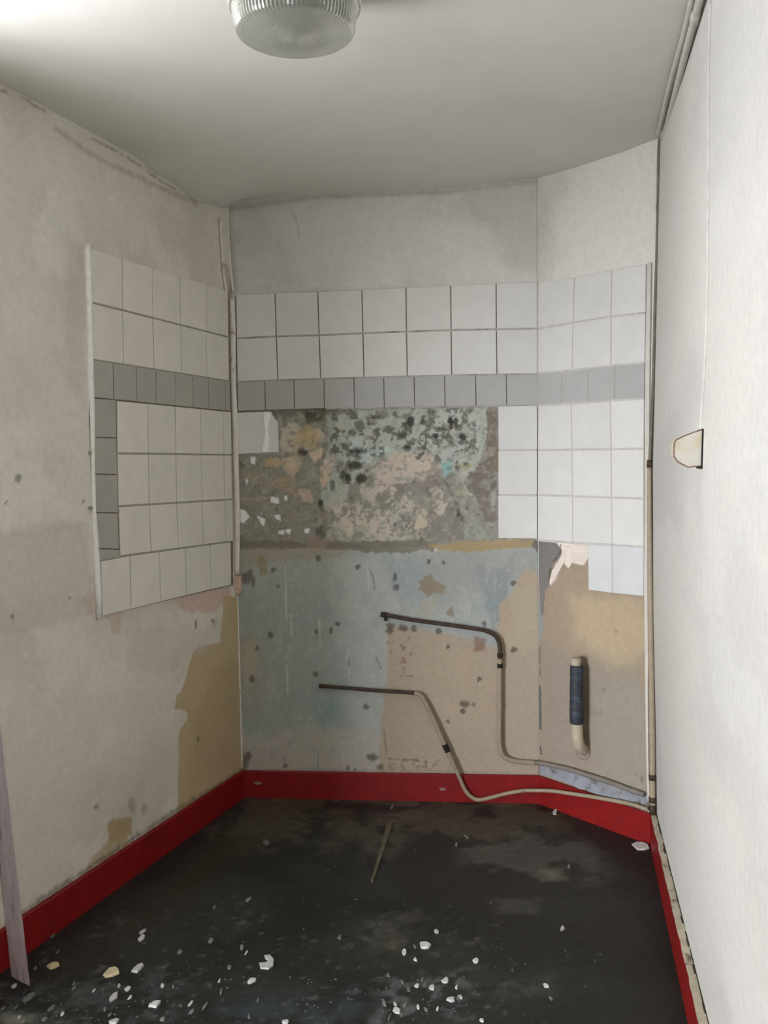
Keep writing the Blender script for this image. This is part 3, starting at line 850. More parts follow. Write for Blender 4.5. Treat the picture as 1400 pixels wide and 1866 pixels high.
tag(ceiling, kind='structure')

gx = np.concatenate([np.arange(-7.2, -1.5, 0.15), np.arange(-1.5, 1.35, 0.008), np.arange(1.35, 2.0, 0.1)])
gy = np.concatenate([np.arange(-3.3, 2.0, 0.1), np.arange(2.0, 4.05, 0.008), np.arange(4.1, 4.4, 0.1)])
X_, Y_ = np.meshgrid(gx, gy)
X_, Y_ = X_.ravel(), Y_.ravel()
Fl = Layers('F', X_, Y_, rgb(38, 38, 36))
f_ = Fl
f_.cloud(rgb(50, 51, 49), 0.5, 0.2, 2.2, 0.7, 5)
f_.cloud(rgb(29, 30, 28), 0.5, 0.2, 3.0, 0.7, 9)
f_.paint([(430, 1446), (990, 1458), (1060, 1500), (900, 1540), (700, 1520), (480, 1530), (380, 1520)], rgb(88, 82, 70), 0.6, 0.06, 0.12, 6, speck=0.40, sfreq=7, sw=0.2)
f_.paint([(440, 1447), (985, 1460), (980, 1475), (700, 1466), (440, 1460), (400, 1482), (395, 1470)], rgb(104, 96, 82), 0.6, 0.02, 0.03, 12, speck=0.42, sfreq=12, sw=0.15)
f_.paint([(400, 1480), (680, 1470), (640, 1560), (420, 1560)], rgb(76, 70, 58), 0.5, 0.06, 0.08, 7, speck=0.45, sfreq=9, sw=0.15)
f_.paint([(690, 1470), (800, 1490), (700, 1570), (650, 1570)], rgb(90, 86, 76), 0.55, 0.05, 0.06, 9, speck=0.42, sfreq=10, sw=0.15)
f_.paint([(840, 1500), (1080, 1530), (1100, 1600), (900, 1610), (830, 1560)], rgb(92, 92, 86), 0.55, 0.06, 0.08, 7, speck=0.46, sfreq=6, sw=0.15)
f_.paint([(985, 1585), (1030, 1582), (1030, 1602), (990, 1604)], rgb(112, 112, 96), 0.6, 0.02, 0.03, 16)
f_.paint([(900, 1640), (980, 1640), (975, 1665), (910, 1665)], rgb(88, 88, 86), 0.4, 0.03, 0.03, 12)
f_.paint([(650, 1670), (760, 1660), (780, 1720), (660, 1740)], rgb(80, 78, 68), 0.5, 0.05, 0.06, 9, speck=0.44, sfreq=10, sw=0.15)
f_.paint([(830, 1700), (880, 1700), (880, 1740), (830, 1740)], rgb(84, 82, 72), 0.5, 0.03, 0.03, 12, speck=0.44, sfreq=14, sw=0.15)
f_.paint([(900, 1790), (1010, 1780), (1010, 1815), (900, 1820)], rgb(84, 84, 82), 0.45, 0.03, 0.04, 12, speck=0.44, sfreq=14, sw=0.15)
f_.paint([(690, 1790), (850, 1770), (850, 1850), (690, 1870)], rgb(110, 112, 112), 0.6, 0.04, 0.05, 12, speck=0.48, sfreq=24, sw=0.1)
f_.paint([(350, 1830), (690, 1800), (690, 1900), (350, 1900)], rgb(62, 72, 78), 0.6, 0.06, 0.06, 7, speck=0.42, sfreq=10, sw=0.2)
f_.paint([(-100, 1800), (330, 1770), (330, 1920), (-100, 1920)], rgb(74, 78, 78), 0.6, 0.05, 0.05, 7, speck=0.44, sfreq=22, sw=0.15)
f_.paint([(0, 1845), (60, 1850), (60, 1880), (0, 1880)], rgb(140, 140, 124), 0.6, 0.02, 0.03, 16, speck=0.42, sfreq=24, sw=0.1)
f_.paint([(60, 1740), (300, 1600), (420, 1500), (440, 1540), (300, 1680), (130, 1760)], rgb(54, 50, 38), 0.5, 0.06, 0.05, 7)
f_.cloud(rgb(120, 122, 120), 0.68, 0.06, 40, 0.3, 2, ([(-200, 1640), (500, 1640), (900, 1690), (1050, 1880), (-200, 1950)], 0.2))
for x, y, r, ry in [(716, 1500, 14, 6), (900, 1587, 12, 4), (715, 1723, 14, 8), (600, 1500, 10, 5), (560, 1515, 9, 4)]:
    f_.dot(x, y, r, rgb(100, 92, 74), 0.5, ry)
floor = grid_object('floor', gx, gy, np.column_stack([X_, Y_, np.zeros(len(X_))]), np.array([0, 0, 1.0]), Fl, M_floor, 0.2)
tag(floor, kind='structure')

# ------------------------------------------------------------------ skirting boards, mitred at the corners
def line_x(o1, d1, o2, d2):
    A_ = np.array([d1, -d2]).T
    s = np.linalg.solve(A_, o2 - o1)
    return o1 + d1 * s[0]


TH = {'L': 0.014, 'B': 0.014, 'A': 0.014, 'R': 0.024}
cR = at('A', float(corner_u(0.05)), 0)[:2]


def off_line(w, th):
    o, d, n = W[w]
    if w == 'R':
        o = cR
    return o + n * th, d


def chain(th_off, z0):
    L_, B_, A_, R_ = [off_line(w, TH[w] * th_off - 0.004 * (1 - th_off)) for w in 'LBAR']
    pts = [L_[0] + L_[1] * WALL_END, line_x(*L_, *B_), line_x(*B_, *A_), line_x(*A_, *R_), R_[0] + R_[1] * 5.6]
    return [np.array([p[0], p[1], z0]) for p in pts]


outer, inner = chain(0.0, 0.0), chain(1.0, 0.0)
hgt = np.array([0, 0, BASE_H])
skirt = {}
for i, nm in enumerate(['baseboard_left', 'baseboard_back', 'baseboard_right_back', 'baseboard_right']):
    a0, a1, b0, b1 = outer[i], outer[i + 1], inner[i], inner[i + 1]
    ch = 0.003
    out = lambda p_, q_: p_ + (q_ - p_) * ch / np.linalg.norm(q_ - p_)
    V = [a0, a1, b0, b1, b0 + hgt - (0, 0, ch), b1 + hgt - (0, 0, ch), out(b0, a0) + hgt, out(b1, a1) + hgt, a0 + hgt, a1 + hgt]
    Fs = [[0, 1, 3, 2], [2, 3, 5, 4], [4, 5, 7, 6], [6, 7, 9, 8], [8, 9, 1, 0], [0, 2, 4, 6, 8], [1, 9, 7, 5, 3]]
    skirt[nm] = tag(mesh_obj(nm, V, Fs, M_red), kind='structure')
# torn cream strip on top of the right-hand skirting
rs = []
oR, dR_, nR2 = cR, DR, W['R'][2]
rnd = random.Random(3)
nst = 60
tp, bt = [], []
for i in range(nst + 1):
    s_ = 0.02 + i * 2.6 / nst
    wdt = 0.021 + 0.004 * rnd.random()
    p0 = np.array([*(oR + dR_ * s_), BASE_H - 0.0005])
    p1 = np.array([*(oR + dR_ * s_ + nR2 * wdt), BASE_H - 0.0005])
    tp.append((p0, p1))
V, Fs = [], []
for p0, p1 in tp:
    hh = 0.004 + 0.003 * rnd.random()
    V += [p0, p1, p1 + (0, 0, hh), p0 + (0, 0, hh * 1.6)]
for i in range(nst):
    a = i * 4
    for j in range(4):
        l = (j + 1) % 4
        Fs.append([a + j, a + l, a + 4 + l, a + 4 + j])
Fs += [[3, 2, 1, 0], [nst * 4 + j for j in range(4)]]
strip = mesh_obj('ledge_strip', V, Fs, M_cream, skirt['baseboard_right'])
gv = []  # dark strip standing in for the shadowed gap between ledge and wall
for i in range(nst):
    s_ = 0.02 + i * 2.6 / nst
    a0 = oR + dR_ * s_
    a1 = oR + dR_ * (s_ + 2.6 / nst)
    wd = 0.003 + 0.006 * rnd.random() ** 2
    gv.append(prism([np.array([*a0, BASE_H]), np.array([*a1, BASE_H]), np.array([*(a1 + nR2 * wd), BASE_H]), np.array([*(a0 + nR2 * wd), BASE_H])], (0, 0, 0.010)))
mesh_obj('ledge_gap_shade', *merge(gv), noisy('dark_gap_shade', rgb(62, 54, 44), rough=0.95, amp=0.3), skirt['baseboard_right'])
strip['label'] = 'torn cream plaster strip along the top of the red skirting'
# two bared screws in the back skirting
for x, y, r in [(470, 1427, 0.013), (807, 1438, 0.012)]:
    c = P('B', x, y, TH['B'] - 0.001)
    ring = [c + np.array([*DB, 0]) * r * math.cos(a) * 1.2 * (0.8 + 0.4 * rnd.random()) + np.array([0, 0, 1]) * r * 0.62 * math.sin(a) for a in np.linspace(0, 2 * math.pi, 9)[:-1]]
    mesh_obj('screw_cap', *prism(ring, nB * 0.004, 0.0015), noisy('chipped_cap', rgb(150, 120, 112), amp=0.2), skirt['baseboard_back'])

# ------------------------------------------------------------------ tiles
TILE_T = 0.009


def inset_quad(uz, gu, gz):
    """uz: tl, tr, br, bl in wall coordinates; shrink by half a joint each side"""
    tl, tr, br, bl = [np.array(p) for p in uz]
    eu = (tr - tl) / np.linalg.norm(tr - tl)
    ez = np.array([0, 1.0])
    s = 1 if eu[0] > 0 else -1
    return [tl + eu * gu - ez * gz, tr - eu * gu - ez * gz, br - eu * gu + ez * gz, bl + eu * gu + ez * gz]


def tile(w, px, mat, parent, name='tile', gu=0.0022, gz=0.0035, thick=None):
    th = thick or TILE_T + random.Random(str(px)).uniform(-0.0006, 0.0006)
    o_, d_, n_ = W[w]
    uz = [UZ(w, *p, TILE_T) for p in px]
    if len(px) == 4:
        uz = inset_quad(uz, gu, gz)
    base = [at(w, p[0], p[1], -0.002) for p in uz]
    return mesh_obj(name, *prism(base, np.array([*n_, 0]) * (th + 0.002), 0.0012), mat, parent)


def lerp_line(pts, x):
    return float(np.interp(x, [p[0] for p in pts], [p[1] for p in pts]))


def row(w, top, bot, cols_t, cols_b, mat, parent, **k):
    for i in range(len(cols_t) - 1):
        px = [(cols_t[i], lerp_line(top, cols_t[i])), (cols_t[i + 1], lerp_line(top, cols_t[i + 1])), (cols_b[i + 1], lerp_line(bot, cols_b[i + 1])), (cols_b[i], lerp_line(bot, cols_b[i]))]
        tile(w, px, mat, parent, **k)


def slab(w, poly, mat, parent, name, t0, t1):
    o_, d_, n_ = W[w]
    base = [at(w, *UZ(w, *p, TILE_T), t0) for p in poly]
    return mesh_obj(name, *prism(base, np.array([*n_, 0]) * (t1 - t0)), mat, parent)


def joints(w, lines, wpx, mat, parent, t1):
    parts = []
    o_, d_, n_ = W[w]
    for ln in lines:
        up = [(x, y - wpx / 2) for x, y in ln]
        dn = [(x, y + wpx / 2) for x, y in ln][::-1]
        parts.append(prism([at(w, *UZ(w, *p, TILE_T), -0.002) for p in up + dn], np.array([*n_, 0]) * (t1 + 0.002)))
    return mesh_obj('grout', *merge(parts), mat, parent)


# left wall
LT = [[(157, 447), (223, 469), (330, 503), (420, 530)], [(163, 550), (420, 615)], [(165, 655), (420, 695)], [(165, 724), (420, 749.5)], [(165, 825.5), (420, 829)], [(165, 926), (424, 910)], [(178, 1023), (220, 1014), (420, 987)], [(178, 1126), (420, 1067)]]
slab('L', [(160, 449), (223, 471), (419, 532), (424, 760), (427, 1066), (179, 1124), (170, 930), (164, 700)], M_bed, wall_left, 'tile_bed', -0.002, 0.0045)
joints('L', LT[1:3], 5, M_joint_l, wall_left, 0.0075)
row('L', LT[0], LT[1], [161, 223, 277.5, 328.5, 375.5, 416], [163, 224, 278.5, 329.5, 376, 417], M_tile_l, wall_left)
row('L', LT[1], LT[2], [163, 224, 278.5, 329.5, 376, 417], [164.5, 225.5, 281.5, 331, 377, 418], M_tile_l, wall_left)
gl = [164.5, 206.5, 248.5, 284.5, 320, 351.5, 380, 410.5, 419]
row('L', LT[2], LT[3], gl, [g + 1.2 for g in gl], M_gtile_l, wall_left, gz=0.002)
ys = [726, 797, 864, 934, 1000, 1022]
for i in range(5):
    xl = [166, 168, 169.5, 171, 175, 177]
    xr = [212, 213, 214.5, 215.5, 218, 219]
    tile('L', [(xl[i], ys[i]), (xr[i], ys[i] + 1), (xr[i + 1], ys[i + 1] + (1 if i < 4 else -6)), (xl[i + 1], ys[i + 1])], M_gtile_l, wall_left, gz=0.002)
c3 = [(213.5, 270, 319.5, 365.5, 406.5, 421), (214.5, 271, 321, 367.5, 408.5, 422.5), (216.5, 272.5, 322.5, 369, 410, 424), (219.5, 276, 325.5, 371, 412, 425)]
for r_ in range(3):
    row('L', LT[3 + r_], LT[4 + r_], c3[r_], c3[r_ + 1], M_tile_l, wall_left)
row('L', LT[6], LT[7], [184, 237, 291, 338.5, 383.5, 421], [187, 239.5, 293, 340, 385, 422], M_tile_l, wall_left)
joints('L', LT[4:7], 6, M_joint_l, wall_left, 0.0072)
# white plaster lip at the free edge of the left tile field
epts = [(157, 445), (159, 520), (161, 600), (162.5, 690), (165, 760), (166, 850), (168, 930), (172, 1000), (176, 1070), (178, 1128)]
ew = [5.0, 5, 4.5, 4.5, 4, 2.6, 3, 4.5, 5, 4]
parts = []
Vv, Ff = [], []
for (x, y), wv in zip(epts, ew):
    for dx, off in ((-wv, -0.002), (-wv * 0.5, 0.010), (0, 0.014), (wv, 0.010), (wv * 1.1, -0.002)):
        uu, zz = UZ('L', x + dx, y)
        Vv.append(at('L', uu, zz, off))
n_ = len(epts)
for i in range(n_ - 1):
    for j in range(4):
        Ff.append([i * 5 + j, i * 5 + j + 1, (i + 1) * 5 + j + 1, (i + 1) * 5 + j])
    Ff.append([i * 5 + 4, i * 5, (i + 1) * 5, (i + 1) * 5 + 4])
Ff += [[4, 3, 2, 1, 0], [(n_ - 1) * 5 + j for j in range(5)]]
lip = mesh_obj('plaster_lip', Vv, Ff, M_white, wall_left, smooth=True)
lip['label'] = 'bright white plaster lip down the free edge of the tiles'

# back wall
BT = [[(429, 536), (501, 533), (579, 530), (660, 526.6), (740, 523), (822, 519), (904.5, 515), (980, 513)], [(431, 616.6), (506, 613), (583, 611), (663, 607), (742, 604), (822, 601.5), (905, 600), (980, 598.5)],
      [(432, 696), (506, 693), (585, 690.5), (664, 688), (742, 686), (822, 684), (906, 682.5), (980, 681.5)], [(432, 749.5), (593, 744.5), (721, 742.5), (800, 741), (906, 739.7), (980, 738.5)]]
slab('B', [(429, 538), (660, 528), (979, 514), (979, 737), (906, 738), (721, 741), (432, 748)], M_bed, wall_back, 'tile_bed', -0.002, 0.005)
slab('B', [(908.5, 738), (979, 737), (979.5, 981), (909, 982)], M_bed, wall_back, 'tile_bed', -0.002, 0.005)
slab('B', [(430, 748), (505, 747), (505, 825), (431, 827)], M_bed, wall_back, 'tile_bed', -0.002, 0.005)
row('B', BT[0], BT[1], [429.5, 501, 579, 659.5, 740, 821.5, 904.5, 979.8], [431, 503.5, 581.5, 661.5, 741, 822.5, 905, 979.8], M_tile, wall_back)
row('B', BT[1], BT[2], [431, 503.5, 581.5, 661.5, 741, 822.5, 905, 979.8], [432, 506.5, 584.5, 663.5, 742.5, 823.5, 906, 979.8], M_tile, wall_back)
gb = [432, 482.5, 535.5, 590.5, 645, 699.5, 755, 810.5, 867, 923, 979.8]
row('B', BT[2], BT[3], gb, [g + 1.0 for g in gb[:-1]] + [979.8], M_gtile, wall_back, gz=0.002, gu=0.0018)
joints('B', [BT[1]], 6, M_joint, wall_back, 0.0082)
joints('B', [BT[2], BT[3][1:]], 4, M_joint, wall_back, 0.008)
for i, (y0, y1) in enumerate([(739.5, 820.5), (820.5, 902), (902, 982)]):
    tile('B', [(908, y0), (979.7, y0 - 1 + i), (979.8, y1 - 0.5 + i * .5), (908.5, y1)], M_tile, wall_back, gz=0.0028, gu=0.001)
joints('B', [[(910, 820.5), (978, 820.5)], [(910, 902), (978, 902)]], 4, M_joint_r, wall_back, 0.0085)
mesh_obj('grout', *tube([P('B', 980, y, 0.007) for y in (514, 600, 682, 738)], 0.0035, 6), M_joint_r, wall_back)
chip = tile('B', [(431.5, 752), (494, 750), (497, 757), (506, 769), (507.5, 824), (432.5, 827)], M_tile, wall_back)
chip['label'] = 'white tile with a chipped top corner and a torn glaze streak'
glz = [(480.5, 751), (489, 750.5), (494, 757), (490, 768), (488.5, 785), (491.5, 800), (489, 823), (478.5, 824), (481, 805), (484, 790), (482, 775)]
base = [at('B', *UZ('B', *p, TILE_T), TILE_T - 0.0005) for p in glz]
M_glaze = noisy('torn_white_glaze', rgb(246, 246, 250), rough=0.3, amp=0.02, spec=0.5)
g_ = mesh_obj('glaze_tear', *prism(base, nB * 0.004, 0.001), M_glaze, wall_back)
g_['label'] = 'bright white torn glaze on the chipped tile'

# splayed wall
AT = [[(980, 513.5), (1047, 504), (1115, 491), (1181, 479)], [(980, 599), (1043, 588), (1114, 576.5), (1181, 569.5)], [(980, 681.5), (1024, 676.7), (1070, 671), (1120, 666.4), (1181, 661)], [(980, 738.5), (1025, 736.5), (1121, 729), (1181, 725.5)],
      [(980, 820.3), (1181, 817.6)], [(980, 902), (1181, 908.8)], [(980, 984), (1043, 989), (1116, 993), (1181, 997)], [(1068, 1075.5), (1116, 1082), (1181, 1088.5)]]
slab('A', [(980, 515), (1047, 505), (1115, 492), (1177, 481), (1173, 760), (1174, 1085), (1116, 1080), (1072, 1075), (1072, 990), (980, 983)], M_bed_r, wall_angled, 'tile_bed', -0.002, 0.006)
row('A', AT[0], AT[1], [980.3, 1046.9, 1115, 1178], [980.3, 1044.5, 1114, 1177], M_tile, wall_angled)
row('A', AT[1], AT[2], [980.3, 1044.5, 1114, 1177], [980.3, 1042.7, 1113.4, 1175.5], M_tile, wall_angled)
ga = [980.3, 1024, 1071.6, 1121, 1175.5]
row('A', AT[2], AT[3], ga, [980.3, 1024, 1071, 1120.5, 1174.5], M_gtile, wall_angled, gz=0.002, gu=0.0016)
row('A', AT[3], AT[4], [980.3, 1041, 1112.5, 1174.5], [980, 1042.5, 1113.8, 1173.8], M_tile, wall_angled)
row('A', AT[4], AT[5], [980, 1042.5, 1113.8, 1173.8], [979.6, 1043.5, 1115, 1173.5], M_tile, wall_angled)
row('A', AT[5], AT[6], [979.6, 1043.5, 1115, 1173.5], [979.8, 1044, 1115.8, 1173.5], M_tile, wall_angled)
M_btile = noisy('bluish_wall_tile', rgb(211, 213, 210), rough=0.42, amp=0.04, scale=14, spec=0.35)
row('A', AT[6], AT[7], [1071, 1115.8, 1173.5], [1072, 1116.5, 1173.5], M_btile, wall_angled)
joints('A', [[(980, lerp_line(l_, 980)), (1044, lerp_line(l_, 1044)), (1114, lerp_line(l_, 1114)), (1173.5, lerp_line(l_, 1173.5))] for l_ in AT[1:7]], 4.5, M_joint_r, wall_angled, 0.0088)
M_strip2 = noisy('corner_fillet_paint', rgb(206, 201, 190), rough=0.85, amp=0.06, scale=30)
fil = [(1180, 478), (1176.5, 640), (1175.5, 760), (1174.8, 1000), (1174.5, 1088), (1176, 1250), (1178, 1380), (1181, 1470)]
fw = [7, 8, 8, 8.5, 8, 5, 4, 3]
mesh_obj('plaster_fillet', *prism([at('A', *UZ('A', x, y, 0.009), -0.002) for x, y in fil] + [at('A', *UZ('A', x + w_, y, 0.009), -0.002) for (x, y), w_ in list(zip(fil, fw))[::-1]], nA * 0.0115, 0.0015), M_strip2, wall_angled)
# torn plaster skin left behind under the tiles
fl = [(1024, 993), (1072, 994), (1072, 1012), (1062, 1029), (1045, 1024), (1038, 1036), (1031, 1022), (1014, 1052), (1005, 1066), (1007, 1042), (1021, 1022), (1026, 1006)]
base = [at('A', *UZ('A', *p), 0.001) for p in fl]
o = mesh_obj('plaster_skin', *prism(base, nA * 0.004, 0.0012), noisy('pinkish_plaster_skin', rgb(226, 214, 200), amp=0.08), wall_angled)
o['label'] = 'ragged pinkish plaster skin below the tiles'

# ------------------------------------------------------------------ pipes and cables
def px_tube(w, pts, r, off, sub=6, seg=12):
    offs = off if hasattr(off, '__len__') else [off] * len(pts)
    return tube(catmull([P(w, x, y, o_) for (x, y), o_ in zip(pts, offs)], sub), r, seg)


def clip(w, x, y, off, r, axis, name='clip', mat=None, parent=None, ln=0.018):
    """saddle band round a pipe plus a foot to the wall"""
    c = P(w, x, y, off)
    ax = np.array(axis, float)
    ax /= np.linalg.norm(ax)
    v1, f1 = tube([c - ax * ln / 2, c + ax * ln / 2], r * 1.25, 12)
    n3 = np.array([*W[w][2], 0])
    sd = np.cross(ax, n3)
    v2, f2 = box_pts(c - n3 * (off) - ax * ln / 2 - sd * r * 0.6, ax * ln, sd * r * 1.2, n3 * off)
    return mesh_obj(name, *merge([(v1, f1), (v2, f2)]), mat or M_black, parent)


# upper copper pipe: black horizontal run, painted drop, then along the splayed wall on its ledge
up = empty('water_pipe', P('B', 911, 1387, 0.03))
tag(up, 'upper bent pipe, black at its open end, dropping to the ledge on the right', 'pipe')
RP = 0.0100
h1 = [(695, 1119.5), (720, 1124), (753, 1130), (826, 1140), (870, 1146.5), (884, 1149)]
h2 = [(884, 1149), (898, 1155), (907, 1164), (911, 1178), (911.5, 1200)]
h3 = [(911.5, 1200), (911, 1230), (910.7, 1280), (910.7, 1340), (912, 1362), (917, 1376), (928, 1384), (946, 1388), (975, 1390)]
mesh_obj('pipe_run', *px_tube('B', h1, RP * 0.85, 0.022, 4), M_dirty, up, True)
mesh_obj('pipe_bend', *px_tube('B', h2, RP * 0.92, 0.022, 6), M_dirty, up, True)
mesh_obj('pipe_drop', *px_tube('B', h3, RP, [0.022] * 6 + [0.02, 0.018, 0.018], 6), M_beige, up, True)
a1 = [(986, 1391), (1030, 1400), (1060, 1409), (1110, 1425), (1150, 1440), (1174, 1448)]
pts = [P('B', 975, 1390, 0.018)] + [P('A', x, y, 0.016) for x, y in a1]
mesh_obj('pipe_tail', *tube(catmull(pts, 5), RP, 12), M_grey, up, True)
vd = np.array([0, 0, 1.0])
clip('B', 911.5, 1194, 0.022, RP, vd, 'clip', M_black, up, 0.014)
clip('B', 911.5, 1213, 0.022, RP, vd, 'clip', M_black, up, 0.018)
clip('B', 910.7, 1288, 0.022, RP, vd, 'clip', M_beige, up, 0.02)
c0, c1 = P('B', 694, 1119.3, 0.022), P('B', 704, 1121, 0.022)
mesh_obj('pipe_end', *tube([c0, c1], RP * 1.15, 12), M_dirty, up, True)
mesh_obj('bracket', *box_pts(P('B', 701, 1121, 0.0), np.array([*DB, 0]) * 0.010, (0, 0, -0.022), nB * 0.022), M_black, up)

# lower copper pipe
lp = empty('water_pipe', P('B', 860, 1455, 0.03))
tag(lp, 'lower bent pipe, black at its open end, slanting down across the red skirting', 'pipe')
g1 = [(583, 1250), (640, 1254.5), (680, 1258), (735, 1261.5), (755, 1263.2)]
g2 = [(755, 1263.2), (765, 1266.4), (773, 1276), (789, 1307.7), (800, 1333), (813.6, 1363.6), (830.6, 1401)]
g3 = [(830.6, 1401), (838, 1418), (846, 1436), (855, 1448.5), (869, 1457), (886, 1455.5), (923, 1446), (955, 1440.5)]
mesh_obj('pipe_run', *px_tube('B', g1, RP * 0.8, 0.024, 4), M_dirty, lp, True)
mesh_obj('pipe_slope', *px_tube('B', g2, RP, [0.024, 0.024, 0.024, 0.026, 0.028, 0.03, 0.03], 6), M_beige, lp, True)
mesh_obj('pipe_foot', *px_tube('B', g3, RP * 0.85, 0.03, 6), M_beige, lp, True)
g4 = [(1003, 1441), (1040, 1446), (1088.6, 1453.5), (1130, 1461), (1160, 1468), (1176, 1474)]
pts = [P('B', 955, 1440.5, 0.03)] + [P('A', x, y, 0.03) for x, y in g4] + [P('A', 1180, 1474, 0.032)]
mesh_obj('pipe_tail', *tube(catmull(pts, 5), RP * 0.8, 12), M_beige, lp, True)
d_ = P('B', 816, 1370, 0.027) - P('B', 808, 1352, 0.027)
clip('B', 813.3, 1363, 0.0285, RP, d_, 'clip', M_black, lp, 0.036)
mesh_obj('pipe_end', *tube([P('B', 582, 1250, 0.024), P('B', 592, 1250.8, 0.024)], RP * 0.95, 12), M_dirty, lp, True)

# sloped, flaking ledge between pipe and skirting on the splayed wall
top_l = [(984, 1391), (1060, 1408), (1120, 1430), (1178, 1450)]
bot_l = [(984, 1412), (1005, 1415), (1063, 1440), (1130, 1458), (1178, 1471)]
Vv, Ff = [], []
nn = 14
for i in range(nn + 1):
    x = 984 + (1184 - 984) * i / nn
    yt, yb = lerp_line(top_l, x), lerp_line(bot_l, x)
    pa, pb = P('A', x, yt, 0.004), P('A', x, yb, 0.015)
    ua, za = (pa[:2] - PB1) @ DA, pa[2]
    ub, zb = (pb[:2] - PB1) @ DA, pb[2]
    zb = min(zb, za - 0.01)
    zb += 0.003 * math.sin(i * 2.3)
    Vv += [at('A', ua, za, -0.002), at('A', ua, za, 0.004), at('A', ub, zb, 0.0155), at('A', ub, zb, -0.002)]
for i in range(nn):
    for j in range(4):
        l = (j + 1) % 4
        Ff.append([i * 4 + j, i * 4 + l, (i + 1) * 4 + l, (i + 1) * 4 + j])
Ff += [[3, 2, 1, 0], [nn * 4 + j for j in range(4)]]
tag(mesh_obj('trim_1', Vv, Ff, M_ledge), kind='structure')
# mortar crumb on the pipe
# waste pipe stub
wp = empty('waste_pipe', P('A', 1060, 1370, 0.05))
tag(wp, 'stub of waste pipe wrapped in dark tape, rising from an elbow in the wall', 'waste pipe')
WO = 0.062
M_pvc = noisy('cream_pipe', rgb(178, 166, 144), rough=0.55, amp=0.08, scale=30)
rw = 0.0265
cx_ = 1051
mesh_obj('pipe_top', *tube([P('A', cx_ - 1, 1216, WO), P('A', cx_ - 1, 1199, WO)], rw * 0.78, 16), M_pvc, wp, True)
mesh_obj('tape_wrap', *tube(catmull([P('A', cx_, y, WO) for y in (1318, 1312, 1285, 1282, 1250, 1247, 1222, 1212)], 2), [rw * v for v in np.interp(np.linspace(0, 1, 15), [0, .1, .35, .45, .6, .75, .9, 1], [1, 1.06, 1.08, 1.02, 1.05, 1.0, 1.0, .93])], 18), M_tape, wp, True)['label'] = 'dark blue-grey tape wrap'
pe = catmull([P('A', cx_ + 0.5, 1316, WO), P('A', cx_ + 1, 1335, WO), P('A', cx_ + 3, 1352, WO * 0.95), P('A', cx_ + 7, 1362, WO * 0.66), P('A', cx_ + 12, 1366, WO * 0.3), P('A', cx_ + 13, 1366, -0.004)], 6)
mesh_obj('elbow', *tube(pe, rw * 0.9, 18), M_pvc, wp, True)
c = P('A', 1062, 1369, 0.004)
M_collar = noisy('plaster_collar', rgb(172, 158, 140), rough=0.9, amp=0.12, scale=40)
nAv = np.array([*W['A'][2], 0])
mesh_obj('wall_collar', *tube([c - nAv * 0.006, c + nAv * 0.005], rw * 1.3, 20), M_collar, wp, True)

# pair of conduits along the edge of the ceiling and right wall
cdt = empty('conduit', P('R', 1240, 130, 0.03))
tag(cdt, 'outer round conduit running along the ceiling edge above the right wall', 'conduit')


def PC(x, y, zz):
    r = ray(x, y)
    t_ = (zz - CAM_H) / r[2]
    return np.array([r[0] * t_, r[1] * t_, zz])


def ceil_path(pts, drop):
    out_ = []
    for x, y in pts:
        zz = CEIL
        for _ in range(6):
            p_ = PC(x, y, zz - drop)
            zz = float(ceil_z(p_[0], p_[1]))
        out_.append(PC(x, y, zz - drop))
    return out_


pl_ = [(1268, -30), (1260, 5), (1243, 75), (1222, 150), (1205, 222), (1199, 244)]
pr_ = [(1283, -30), (1274, 5), (1255, 75), (1236, 150), (1217, 225), (1208, 252)]
mesh_obj('tube', *tube(catmull(ceil_path(pl_, 0.014), 5), 0.0075, 12), M_cond, cdt, True)
cd2 = empty('conduit', P('R', 1255, 80, 0.03))
tag(cd2, 'inner thicker conduit in the angle of ceiling and right wall', 'conduit')
mesh_obj('tube', *tube(catmull(ceil_path(pr_, 0.024), 5), 0.0098, 12), M_cond, cd2, True)
cc = ceil_path([(1269, 22), (1264, 44)], 0.022)
mesh_obj('clip', *tube(cc, 0.0118, 12), M_cond, cd2, True)
cc = ceil_path([(1205, 245), (1202, 262)], 0.03)

# thin cable and pipe down the right back corner
cb = empty('corner_cable', P('A', 1186, 845, 0.02))
tag(cb, 'thin grimy cable hanging down the right back corner from the ceiling conduits', 'cable')
cpts = [(1204, 250), (1201, 275), (1199.5, 375), (1197, 480), (1193.8, 576), (1190.5, 705), (1186.5, 800), (1184, 842)]
mesh_obj('cable_run', *px_tube('A', cpts, 0.0062, 0.012, 5, 10), M_cable, cb, True)
for x, y in [(1199.5, 378)]:
    mesh_obj('clip', *tube([P('A', x, y - 5, 0.012), P('A', x, y + 5, 0.012)], 0.0085, 10), M_cable, cb, True)
mesh_obj('end_ferrule', *tube([P('A', 1184.5, 838, 0.012), P('A', 1184, 852, 0.012)], 0.011, 10), M_dirty, cb, True)
cp = empty('corner_pipe', P('A', 1189, 1450, 0.02))
tag(cp, 'beige pipe standing in the right back corner below the cable', 'pipe')
ppts = [(1184, 852), (1184, 920), (1184.5, 1000), (1185.5, 1100), (1187, 1200), (1188.5, 1300), (1189.5, 1380), (1189.5, 1450), (1190, 1478)]
mesh_obj('pipe_run', *tube(catmull([P('A', x, y, 0.016) for x, y in ppts], 4), [float(v) for v in np.interp(np.linspace(0, 1, 33), [0, .2, .5, 1], [0.008, 0.0095, 0.012, 0.0125])], 12), M_beige, cp, True)
mesh_obj('pipe_end', *tube([P('A', 1189.8, 1466, 0.016), P('A', 1190, 1484, 0.016)], 0.0135, 12), M_dirty, cp, True)
